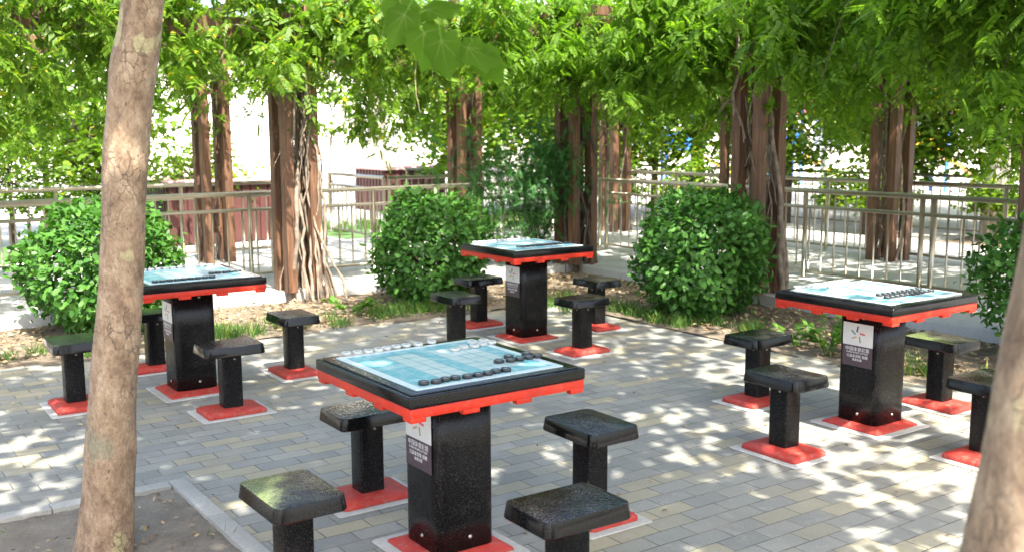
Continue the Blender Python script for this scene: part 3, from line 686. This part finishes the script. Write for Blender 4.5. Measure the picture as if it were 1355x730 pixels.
bush('round_bush', 6.58, 6.47, .55, .55, 1.10, 7200, 'round clipped shaded bush right of the farthest chess table, before a pillar', group='round clipped bushes')
bush('leafy_shrub', 7.28, 3.60, .62, .62, 1.02, 4200, 'loose leafy shrub at the right edge behind the right chess table', 'shrub', group=None, sq=2.0, bottom=.22, size=(.05,.075))
# climbing shrub sprawling over the rail at the corner pillar
def climber():
    x, y = 7.15, 9.75
    t = empty('climbing_shrub', (x, y, .1), 'bluish green fine leaved climber sprawling over the railing at the corner pillar', 'climber')
    b = MB(); P = []; D = []
    spots = [(random.gauss(0, .44), random.gauss(0, .28), random.gauss(1.05, .27)) for k in range(105)] + [(random.uniform(-.85, .35), random.uniform(-.2, .35), random.uniform(.15, .8)) for k in range(34)]
    for (sx, sy, sz) in spots:
        sz = max(.1, sz); n = 22
        P.append(np.stack([sx+RS.normal(size=n)*.09, sy+RS.normal(size=n)*.09, sz+RS.normal(size=n)*.10], 1)); d = RS.normal(size=(n, 3)); d[:, 2] -= .5; D.append(d)
    for k in range(16):
        s = random.choice(spots); b.tube([(random.uniform(-.15,.25), random.uniform(-.1,.1), 0), (s[0]*.4, s[1]*.5, s[2]*.55), (s[0], s[1], s[2])], [.010, .007, .004], 5)
    link('stem', b.mesh('stem'), M['dark_bark'], t)
    P = np.concatenate(P); D = np.concatenate(D); P[:, 2] = np.maximum(P[:, 2], .02)
    link('foliage', scatter('foliage', *PINNF, P, D, np.tile((0,0,1.0),(len(P),1))+RS.normal(size=(len(P),3))*.4, RS.uniform(.10, .17, len(P)), M['shrub_leaf']), None, t)
climber()

# ------------------------------------------------------------------ plane trees overhead
def limb(b, p0, p1, r0, r1, n=6, wob=.12):
    p0, p1 = Vector(p0), Vector(p1); pts = []; L = (p1-p0).length
    for i in range(n):
        u = i/(n-1); p = p0.lerp(p1, u); p += Vector((random.uniform(-1,1), random.uniform(-1,1), 0))*wob*L*.3*math.sin(u*PI); p.z += .1*L*math.sin(u*PI); pts.append(p)
    b.tube(pts, [r0+(r1-r0)*i/(n-1) for i in range(n)], 8); return pts
def plane_tree(path, radii, crown_c, crown_r, n_leaf, n_cl, label, zmin, leafm='crown_leaf', twig=None, lsize=(.11,.17), name='plane_tree', barkm='plane_bark', group='trees shading the plaza', seg=22, clr=.34):
    bx, by, bz = path[0]
    t = empty(name, (bx, by, 0), label, 'tree', group)
    # smooth the trunk path
    P = [Vector(p) for p in path]; pts = []; rad = []
    for i in range(len(P)-1):
        for s in range(6):
            u = s/6; a, b_, c, d = P[max(i-1, 0)], P[i], P[i+1], P[min(i+2, len(P)-1)]
            pts.append(.5*((2*b_)+(c-a)*u+(2*a-5*b_+4*c-d)*u*u+(3*b_-a-3*c+d)*u**3)); rad.append(radii[i]+(radii[i+1]-radii[i])*u)
    pts.append(P[-1]); rad.append(radii[-1])
    mb = MB(); mb.tube(pts, rad, seg)
    nv = [];                                             # knobbly bark outline
    for i, v in enumerate(mb.v):
        q = Vector(v); k = i//seg; c = pts[min(k, len(pts)-1)]
        a = math.atan2(q.y-c.y, q.x-c.x); f = 1+.03*math.sin(3*a+q.z*3.1)+.022*math.sin(5*a-q.z*9)+.018*math.sin(2*a+q.z*17+1)+random.uniform(-.008,.008)
        nv.append(tuple(c+(q-c)*f))
    mb.v = nv
    top = pts[-1]; cl = []
    for k in range(n_cl):
        while True:
            d = np.array([random.uniform(-1, 1) for _ in range(3)])
            if .25 < np.linalg.norm(d) < 1: break
        c = np.array(crown_c)+d*np.array(crown_r)
        c[2] = max(c[2], zmin + .5); cl.append(c)
    bl = MB()
    for c in cl[:22]: limb(bl, top-Vector((0,0,random.uniform(0,.4))), c, radii[-1]*.45, .012)
    o = Vector((bx, by, 0))
    for m_ in (mb, bl): m_.v = [tuple(Vector(v)-o) for v in m_.v]
    link('trunk', mb.mesh('trunk'), M[barkm], t); link('branches', bl.mesh('branches'), M[barkm], t)
    cl = np.array(cl); p = cl[RS.randint(0, n_cl, n_leaf)] + RS.normal(size=(n_leaf, 3))*np.array((clr, clr, clr*.6))
    p[:, 2] = np.maximum(p[:, 2], zmin+RS.uniform(0, .3, n_leaf))
    d = RS.normal(size=(n_leaf, 3)); d[:, 2] = -.3+RS.normal(size=n_leaf)*.3
    up = np.tile((0, 0, 1.0), (n_leaf, 1)) + RS.normal(size=(n_leaf, 3))*.45
    link('crown', scatter('crown', *LOBED, p-np.array(o), d, up, RS.uniform(*lsize, n_leaf), M[leafm]), None, t)
    if twig:
        st, leaves = twig; b2 = MB(); b2.tube([Vector(q)-o for q in st], [.006, .005, .004, .003][:len(st)], 6); tw = link('twig', b2.mesh('twig'), M['vine_bark'], t)
        VN = []; VF = []
        for a, l in ((0,.97),(-38,.84),(38,.84),(-80,.62),(80,.62)):
            ex, ey = math.sin(R(a))*l*.78, .12+math.cos(R(a))*l; nx, ny = math.cos(R(a))*.011, -math.sin(R(a))*.011; zt = -.10*l*l+.05*math.cos(R(a*5))+.012; n_ = len(VN)
            VN += [(-nx, .12-ny, .042), (nx, .12+ny, .042), (ex, ey, zt)]; VF.append((n_, n_+1, n_+2))
        n_ = len(VN); VN += [(-.012,-.45,-.05),(.012,-.45,-.05),(.010,.13,.042),(-.010,.13,.042)]; VF += [(n_, n_+1, n_+2), (n_, n_+2, n_+3)]
        for l in leaves:
            ar = [np.array([l[0]])-np.array(o)] + [np.array([q], float) for q in l[1:3]] + [np.array([l[3]*1.15])]
            lf = link('leaf', scatter('leaf', *MAPLE, *ar, M['twig_leaf']), None, tw)
            me_v = scatter('veins', VN, VF, *ar, M['vein'])
            bm = bmesh.new(); bm.from_mesh(lf.data); k0 = len(bm.faces); bm.from_mesh(me_v); bm.faces.ensure_lookup_table()
            for f_ in bm.faces[k0:]: f_.material_index = 1
            bm.to_mesh(lf.data); bm.free(); lf.data.materials.append(M['vein']); bpy.data.meshes.remove(me_v)
    return t
def W(x, y, z): return V2W(x, y, z)
# left trunk: base to crown, with the low twig that hangs into the top of the picture
tw_path = [W(-1.3, 3.0, 3.0), W(-.75, 2.7, 2.5), W(-.32, 2.55, 2.08), W(-.12, 2.5, 1.945)]
TWZ = -.135
def cd(x, y, z): w = V2W(x, y, 0); return (w[0], w[1], z)
tl = [(W(-.265, 2.52, 2.09), cd(.05, .1, -.95), cd(.25, -1, .35), .085), (W(-.245, 2.5, 2.06), cd(-.45, .1, -.85), cd(-.1, -1, .3), .08), (W(-.215, 2.5, 2.02), cd(.45, .1, -.85), cd(.35, -.9, .25), .10),
      (W(-.165, 2.48, 2.0), cd(.15, .1, -.95), cd(-.3, -1, .2), .085), (W(-.115, 2.5, 1.975), cd(.95, .1, -.4), cd(.1, -.8, .6), .085), (W(-.21, 2.54, 2.06), cd(.95, -.2, .15), cd(0, -.7, .8), .08),
      (W(-.075, 2.52, 1.965), cd(.6, .2, -.85), cd(-.35, -1, .1), .075)]
tl = [((a[0], a[1], a[2]+TWZ), b_, c_, d_) for a, b_, c_, d_ in tl]
plane_tree([W(-1.635, 3.9, -.06), W(-1.612, 3.9, .10), W(-1.568, 3.9, .55), W(-1.53, 3.9, .85), W(-1.498, 3.9, 1.10), W(-1.468, 3.9, 1.38), W(-1.446, 3.9, 1.60), W(-1.409, 3.9, 1.86), W(-1.355, 3.9, 2.13), W(-1.25, 3.85, 2.9), W(-1.15, 3.6, 3.7)],
           [.124, .106, .090, .0845, .081, .0802, .081, .083, .0765, .07, .06], W(-1.1, 2.5, 5.2), (2.3, 2.3, 1.5), 3300, 42, 'mottled tan tree leaning right in its kerbed pit at the left', 3.35, twig=(tw_path, tl))
plane_tree([W(.72, 1.5, -.05), W(.75, 1.5, .25), W(.832, 1.5, 1.0), W(.882, 1.5, 1.5), W(.95, 1.5, 2.1), W(1.05, 1.5, 3.4)],
           [.155, .135, .130, .122, .12, .10], W(1.2, 2.0, 5.0), (2.5, 2.4, 1.5), 3500, 44, 'blurred tan tree trunk close to the camera at the right edge of the picture', 3.2)
plane_tree([W(4.9, 4.2, -.05), W(4.95, 4.2, 1.5), W(5.0, 4.3, 3.4)], [.16, .13, .1], W(4.4, 5.4, 5.6), (2.5, 2.4, 1.5), 2300, 34, 'plane tree just outside the right of the picture, shading the pergola', 3.6)
plane_tree([W(2.2, -1.2, -.05), W(2.2, -1.1, 1.5), W(2.1, -.9, 3.6)], [.16, .13, .1], W(1.6, 4.6, 6.6), (2.4, 2.0, 1.2), 2200, 30, 'tall plane tree behind the camera reaching over the plaza', 5.2)

# ------------------------------------------------------------------ grass, weeds, litter
def blades(name, spots, n, h, label=None):
    pos = []
    for (x0, x1, y0, y1, w) in spots:
        k = int(n*w); c = np.stack([RS.uniform(x0, x1, max(2, k//45)), RS.uniform(y0, y1, max(2, k//45))], 1)
        p = c[RS.randint(0, len(c), k)]+RS.normal(size=(k, 2))*.05; pos.append(np.c_[p, np.full(k, .004)])
    pos = np.concatenate(pos); n = len(pos); d = RS.normal(size=(n, 3))*.45; d[:, 2] = 1
    tv = [(-.035,0,0),(.035,0,0),(.028,.55,.06),(-.028,.55,.06),(.003,1,.28),(-.003,1,.28)]; tf = [(0,1,2,3),(3,2,4,5)]
    o = link(name, scatter(name, tv, tf, pos, d, RS.normal(size=(n, 3)), RS.uniform(h*.5, h*1.2, n), M['grass_blade']))
    return tag(o, label, 'grass', kind='stuff')
blades('grass', [(2.5,4.7,7.95,8.4,1.6),(4.3,5.1,7.95,8.3,.6),(5.4,6.3,7.2,8.1,.7),(6.0,6.4,6.0,7.2,.9),(.4,2.0,7.9,8.5,.8),(-1,.6,7.9,8.6,.5),(6.1,6.6,5.2,5.9,.25),(6.1,6.5,3.0,4.5,.25)], 1000, .11, 'tufts of green grass along the edge of the planting bed')
blades('grass', [(.2,1.3,4.5,4.7,.5),(.3,1.3,3.4,4.4,.2)], 90, .05, 'sparse short grass in the tree pit')
blades('grass', [(-8,2,14.3,19,1.2),(7.3,12.5,15.1,17,.8)], 6000, .16, 'green lawn beyond the railings')
def litter(name, areas, n, z, label, sz=(.02, .055)):
    pos = []
    for (x0, x1, y0, y1, w) in areas:
        k = int(n*w); pos.append(np.stack([RS.uniform(x0, x1, k), RS.uniform(y0, y1, k), np.full(k, z)+RS.uniform(0, .012, k)], 1))
    pos = np.concatenate(pos); n = len(pos); d = RS.normal(size=(n, 3)); d[:, 2] *= .2
    up = np.tile((0,0,1.0),(n,1))+RS.normal(size=(n,3))*.35
    o = link(name, scatter(name, *OVAL, pos, d, up, RS.uniform(*sz, n), M['dry_leaf'])); return tag(o, label, 'leaf litter', kind='stuff')
litter('leaf_litter', [(-2,7.4,8.0,9.42,.55),(6.05,7.45,1,8.3,.6)], 6500, .018, 'brown dry leaves lying on the soil of the planting bed')
litter('leaf_litter', [(-1,6,2,8,.45),(4.6,6,4,8,.12),(1,6,7.2,7.95,.25),(6.5,8.6,3,10,.25),(0,7,9.5,10.4,.2)], 420, .004, 'stray dry leaves on the paving and walkway', (.010, .034))
litter('leaf_litter', [(-1,1.3,2.7,4.7,1)], 900, .0, 'bits of dry leaf in the tree pit', (.01, .03))
def weed(x, y, h, n, label):
    t = empty('weed', (x, y, .0), label, 'weed', 'weeds in the planting bed'); b = MB(); P = []; D = []
    for k in range(n):
        a = random.uniform(0, 6.28); r = random.uniform(.08, .26); hh = h*random.uniform(.5, 1)
        pts = [(0.02*math.cos(a), .02*math.sin(a), 0), (r*.45*math.cos(a), r*.45*math.sin(a), hh*.7), (r*math.cos(a), r*math.sin(a), hh)]; b.tube(pts, [.004, .003, .002], 5)
        for j in range(9):
            u = .25+.75*j/8; q = Vector(pts[0]).lerp(Vector(pts[2]), u); q.z = hh*math.sin(u*PI/2); P.append(q[:]); D.append((math.cos(a+random.uniform(-1.6,1.6)), math.sin(a+random.uniform(-1.6,1.6)), random.uniform(-.1,.5)))
    link('stem', b.mesh('stem'), M['weed_leaf'], t); P = np.array(P); 
    link('leaves', scatter('leaves', *OVAL, P, np.array(D), np.tile((0,0,1.0),(len(P),1))+RS.normal(size=(len(P),3))*.3, RS.uniform(.05,.085,len(P)), M['weed_leaf']), None, t)
weed(6.15, 4.75, .30, 13, 'bright green weed left of the column of the right table')
weed(6.30, 4.45, .22, 9, 'low bright weed partly behind the column of the right table')
weed(6.2, 5.1, .16, 7, 'small weed at the paving edge below the right round bush')
weed(4.05, 8.4, .16, 8, 'small weed on the soil left of the middle round bush')

# leaning woody stump at the right, under the loose shrub
st = MB()
st.tube([(0,0,-.03),(.10,.02,.16),(.22,.04,.32),(.30,.05,.50)], [.040,.036,.030,.026], 10); st.tube([(.03,-.02,-.03),(.20,-.06,.22),(.38,-.05,.42)], [.03,.028,.022], 10); st.tube([(.22,-.12,-.03),(.24,-.10,.2),(.25,-.08,.5)], [.028,.025,.02], 10)
o = link('shrub_stems', st.mesh('shrub_stems'), M['vine_bark'], None, (6.75, 3.72, 0), (0, 0, R(-50))); tag(o, 'bare woody stems leaning under the loose shrub behind the right table', 'stems')

# ------------------------------------------------------------------ things beyond the pergola
def planter(x0, x1, y0, y1, label):
    t = empty('planter_wall', ((x0+x1)/2, (y0+y1)/2, -.045), label, 'planter', 'red planters beyond the railing'); cx, cy = (x0+x1)/2, (y0+y1)/2
    b = MB(); hx, hy = (x1-x0)/2, (y1-y0)/2; b.box(-hx+.03, hx-.03, -hy+.03, hy-.03, 0, .90)
    n = int((x1-x0)/.14)
    for i in range(n): 
        x = -hx+(i+.5)*(x1-x0)/n; b.box(x-.058, x+.058, -hy, -hy+.029, .02, .90)
    n = max(2, int((y1-y0)/.14))
    for i in range(n):
        y = -hy+.035+(i+.5)*(y1-y0-.07)/n; b.box(-hx, -hx+.029, y-.045, y+.045, .02, .90)
    link('side_boards', b.mesh('side_boards'), M['red_wall'], t)
    b = MB(); b.box(-hx-.06, hx+.06, -hy-.06, hy+.06, .902, .98); link('cap', bevel_mesh(b.mesh('cap'), .01, 2), M['pink_cap'], t)
planter(4.6, 6.6, 15.6, 17.2, 'long low red boarded planter with pink top behind the left railing')
planter(10.35, 11.9, 19.6, 21.0, 'low red boarded planter beyond the walkway opening')
t = empty('lamp_post', W(-9.3*.75, 36.6*.75, -.045), 'thin dark lamp post far beyond the left railing', 'lamp post')
b = MB(); b.tube([(0,0,0),(0,0,5.2)], [.06,.04], 10); link('pole', b.mesh('pole'), M['grey_paint'], t)
b = MB(); b.prism([[(.16*math.cos(a*PI/6), .16*math.sin(a*PI/6), 5.2) for a in range(12)], [(.22*math.cos(a*PI/6), .22*math.sin(a*PI/6), 5.5) for a in range(12)], [(.05*math.cos(a*PI/6), .05*math.sin(a*PI/6), 5.62) for a in range(12)]]); link('lamp_head', b.mesh('lamp_head'), M['white_paint'], t)
def far_tree(x, y, hgt, cw, label, n=1500, barkm='dark_bark', tr=.1, leafm='far_leaf', name='tree', bot=.4, ls=(.11,.2), lean=0):
    X, Y, _ = W(x, y, 0)
    return plane_tree([(X, Y, -.1), (X+lean*.5, Y, hgt*.3), (X+lean, Y, hgt*.6)], [tr, tr*.85, tr*.5], (X+lean, Y, hgt*(.5+bot/2)), (cw, cw, hgt*(1-bot)/2), n, max(14, n//45), label, hgt*bot*.75, leafm, None, ls, name, barkm, 'trees beyond the pergola', 12, cw*.2)
far_tree(-3.95, 22, 2.9, .62, 'small sapling with thin bare stem beyond the walkway opening', 420, 'vine_bark', .03, bot=.55, ls=(.08,.13), lean=.15)
far_tree(-5.6, 15.2, 2.6, 1.2, 'pale sunlit shrubby tree with slanting branch at the far left, behind the railing', 2600, 'dark_bark', .05, bot=.3, ls=(.07,.12), lean=-.6)
far_tree(-7.9, 17.5, 3.0, 1.3, 'pale sunlit shrubby tree at the left edge of the picture', 2600, 'dark_bark', .06, bot=.3, ls=(.08,.13))
far_tree(-3.95, 31, 9.5, 3.0, 'pale trunked tree standing far off beyond the walkway opening', 1500, 'pale_bark', .24, bot=.6, ls=(.2,.3))
far_tree(3.6, 20, 5.0, 2.0, 'bright yellow green tree behind the corner pillar', 3200, 'dark_bark', .14, bot=.26)
far_tree(.9, 21, 5.0, 2.0, 'bright green tree behind the middle bush pillar', 3200, 'dark_bark', .14, bot=.22)
far_tree(6.9, 19.5, 5.6, 2.1, 'green tree behind the gap right of the reddish pillar', 2300, 'pale_bark', .13, bot=.38)
far_tree(9.2, 19.5, 5.6, 1.9, 'green tree with pale trunk near the distant red wall', 2000, 'dark_bark', .15, bot=.4)
far_tree(9.3, 15.5, 4.6, 1.5, 'leafy green tree before the blue and yellow play frame', 1500, 'dark_bark', .1, bot=.42)
far_tree(7.35, 15.6, 6.0, 2.2, 'broad pale trunk seen between the far right pillars', 2200, 'pale_bark', .19, bot=.5)
far_tree(11.5, 18, 5.5, 2.4, 'green tree filling the right edge behind the pergola', 2400, 'dark_bark', .14, bot=.3)
far_tree(9.2, 24, 5, 2.6, 'tree with low crown far behind the right railing', 1800, 'dark_bark', .14, bot=.25)
for (tx_, ty_, hh, ww, tl_) in ((-.75, 20.0, 4.1, 1.4, 'low bright tree left of the corner climber, beyond the railings'), (1.0, 20.4, 4.1, 1.4, 'low bright tree directly behind the corner pillar'),
        (2.75, 19.8, 4.1, 1.4, 'low bright tree left of the right round bush pillar, beyond the railings'), (5.1, 19.0, 3.9, 1.3, 'low bright tree in the gap right of the reddish pillar'),
        (6.75, 17.6, 3.6, 1.15, 'low bright tree left of the far pillar above the right table'), (8.5, 16.6, 3.5, 1.15, 'low bright tree right of the far pillar above the right table')):
    far_tree(tx_, ty_, hh, ww, tl_, 6500, 'dark_bark', .07, bot=.2, ls=(.075,.13))
for (tx_, ty_, hh, tl_) in ((-7.6, 15.6, 1.9, 'loose pale green shrub at the far left beyond the railings'), (-6.1, 15.2, 1.75, 'loose pale green shrub right of the one at the far left'), (-5.0, 16.6, 1.7, 'small loose shrub behind the leaning trunk, beyond the railings')):
    far_tree(tx_, ty_, hh, .8, tl_, 2600, 'dark_bark', .035, bot=.08, ls=(.045,.085), name='loose_shrub')
for (tx_, ty_, hh, tl_) in ((5.7, 16.6, 1.15, 'low green shrub beyond the right railing, left of the far pillar'), (7.4, 15.4, 1.05, 'low green shrub beyond the right railing, right of the far pillar'), (3.3, 18.6, 1.5, 'leafy shrub beyond the railing, just left of the reddish pillar'), (1.9, 19.2, 1.6, 'leafy shrub beyond the railing, right of the corner pillar')):
    far_tree(tx_, ty_, hh, .65, tl_, 2200, 'dark_bark', .03, bot=.05, ls=(.045,.085), name='loose_shrub')
# white pole
X, Y, _ = W(7.3, 24.2, 0); b = MB(); b.tube([(0,0,-.05),(0,0,6)], [.075,.06], 12); o = link('flag_pole', b.mesh('flag_pole'), M['white_paint'], None, (X, Y, 0)); tag(o, 'white pole beside the distant red wall right of the reddish pillar', 'pole')
# play frames
def play_frame(x, y, label, big):
    X, Y, _ = W(x, y, 0); t = empty('play_frame', (X, Y, -.045), label, 'play equipment', 'coloured play equipment in the distance', YAW)
    for sx in (-.5, .5):
        for sy in (-.5, .5):
            b = MB(); b.tube([(sx,sy,0),(sx,sy,2.35)], .055, 10); link('post', b.mesh('post'), M['blue_paint'], t)
    b = MB(); b.box(-.55, .55, -.55, .55, 1.0, 1.08); link('deck', b.mesh('deck'), M['grey_paint'], t)
    b = MB(); b.box(-.45, .45, -.54, -.50, 1.1, 1.7); link('panel', b.mesh('panel'), M['yellow_paint' if big else 'blue_paint'], t)
    b = MB(); b.prism([[(-.7,-.7,2.352),(.7,-.7,2.352),(.7,.7,2.352),(-.7,.7,2.352)], [(-.05,-.05,2.9),(.05,-.05,2.9),(.05,.05,2.9),(-.05,.05,2.9)]]); link('roof', b.mesh('roof'), M['blue_paint' if big else 'yellow_paint'], t)
    b = MB(); b.prism([[(.5,-.3,1.0),(2.0,-.3,.12),(2.0,.3,.12),(.5,.3,1.0)], [(.5,-.3,1.06),(2.0,-.3,.18),(2.0,.3,.18),(.5,.3,1.06)]]); link('slide', b.mesh('slide'), M['yellow_paint'], t)
play_frame(11.3, 28.5, 'blue and yellow play frame behind the right part of the pergola', True)
play_frame(8.6, 33.0, 'blue posted play frame seen past the reddish pillar', False)
play_frame(5.6, 34.5, 'yellow roofed play frame seen left of the far pillar', False)
# buildings
def building(x, y, w, d, h, label, red=False, rz=YAW, rows=2, cols=6):
    X, Y, _ = W(x, y, 0); t = empty('building', (X, Y, -.045), label, 'building', 'buildings beyond the plaza', rz)
    b = MB(); b.box(-w/2, w/2, -d/2, d/2, 0, h); link('wall', b.mesh('wall'), M['building'], t)
    if red:
        b = MB(); b.box(-w/2+.2, w/2-.2, -d/2-.08, -d/2-.003, h*.36, h*.9); link('red_panel', b.mesh('red_panel'), M['building_red'], t)
    b = MB(); b.box(-w/2-.3, w/2+.3, -d/2-.3, d/2+.3, h+.003, h+.35); link('roof_edge', b.mesh('roof_edge'), M['trim'], t)
    for r in range(rows):
        for c in range(cols):
            cx = -w/2+(c+.5)*w/cols; z0 = .9+r*h/rows
            b = MB(); b.box(cx-.75, cx+.75, -d/2-.13, -d/2-.085, z0, z0+1.5); wn = link('window', b.mesh('window'), M['trim'], t)
            b = MB(); b.box(cx-.66, cx-.03, -d/2-.145, -d/2-.132, z0+.08, z0+1.42); b.box(cx+.03, cx+.66, -d/2-.145, -d/2-.132, z0+.08, z0+1.42); link('pane', b.mesh('pane'), M['window_glass'], wn)
building(-13, 62, 34, 8, 7.5, 'plain white building far beyond the left railing', rows=0)
building(13, 46, 26, 7, 6.5, 'white building with red upper wall far behind the right pergola pillars', True, rows=2, cols=7)

# ------------------------------------------------------------------ light, camera
SUN_EL = R(57); sx, sy, _ = V2W(.36, -.93); az = math.atan2(sy, sx)
D = Vector((math.cos(az)*math.cos(SUN_EL), math.sin(az)*math.cos(SUN_EL), math.sin(SUN_EL)))
L = bpy.data.lights.new('sun', 'SUN'); L.energy = 4.2; L.angle = R(.53); L.color = (1, .95, .86)
so = bpy.data.objects.new('sun', L); COL.objects.link(so); so.rotation_euler = D.to_track_quat('Z', 'Y').to_euler()
w = bpy.data.worlds.new('World'); S.world = w; w.use_nodes = True; nt = w.node_tree; bg = nt.nodes['Background']
sky = nt.nodes.new('ShaderNodeTexSky'); sky.sky_type = 'NISHITA'; sky.sun_disc = False; sky.sun_elevation = SUN_EL; sky.sun_rotation = PI/2 - az
sky.air_density = 1.0; sky.dust_density = 4.0; sky.ozone_density = .6; nt.links.new(sky.outputs[0], bg.inputs[0]); bg.inputs[1].default_value = .15
cam = bpy.data.cameras.new('camera'); co = bpy.data.objects.new('camera', cam); COL.objects.link(co); S.camera = co
cam.sensor_width = 36; cam.lens = 36*1360/1355; cam.clip_end = 1000; cam.clip_start = .05
Mx = Matrix.Rotation(YAW, 4, 'Z') @ Matrix.Rotation(R(90-7.92), 4, 'X') @ Matrix.Rotation(R(-.3), 4, 'Z')
Mx.translation = (0, 0, 1.6365); co.matrix_world = Mx
cam.dof.use_dof = True; cam.dof.focus_distance = 5.2; cam.dof.aperture_fstop = 3.6
vs = S.view_settings; vs.view_transform = 'Standard'; vs.look = 'None'; vs.gamma = 1; vs.exposure = 2.28; vs.use_curve_mapping = False
S.cycles.max_bounces = 8; S.cycles.transparent_max_bounces = 8; S.cycles.sample_clamp_indirect = 6
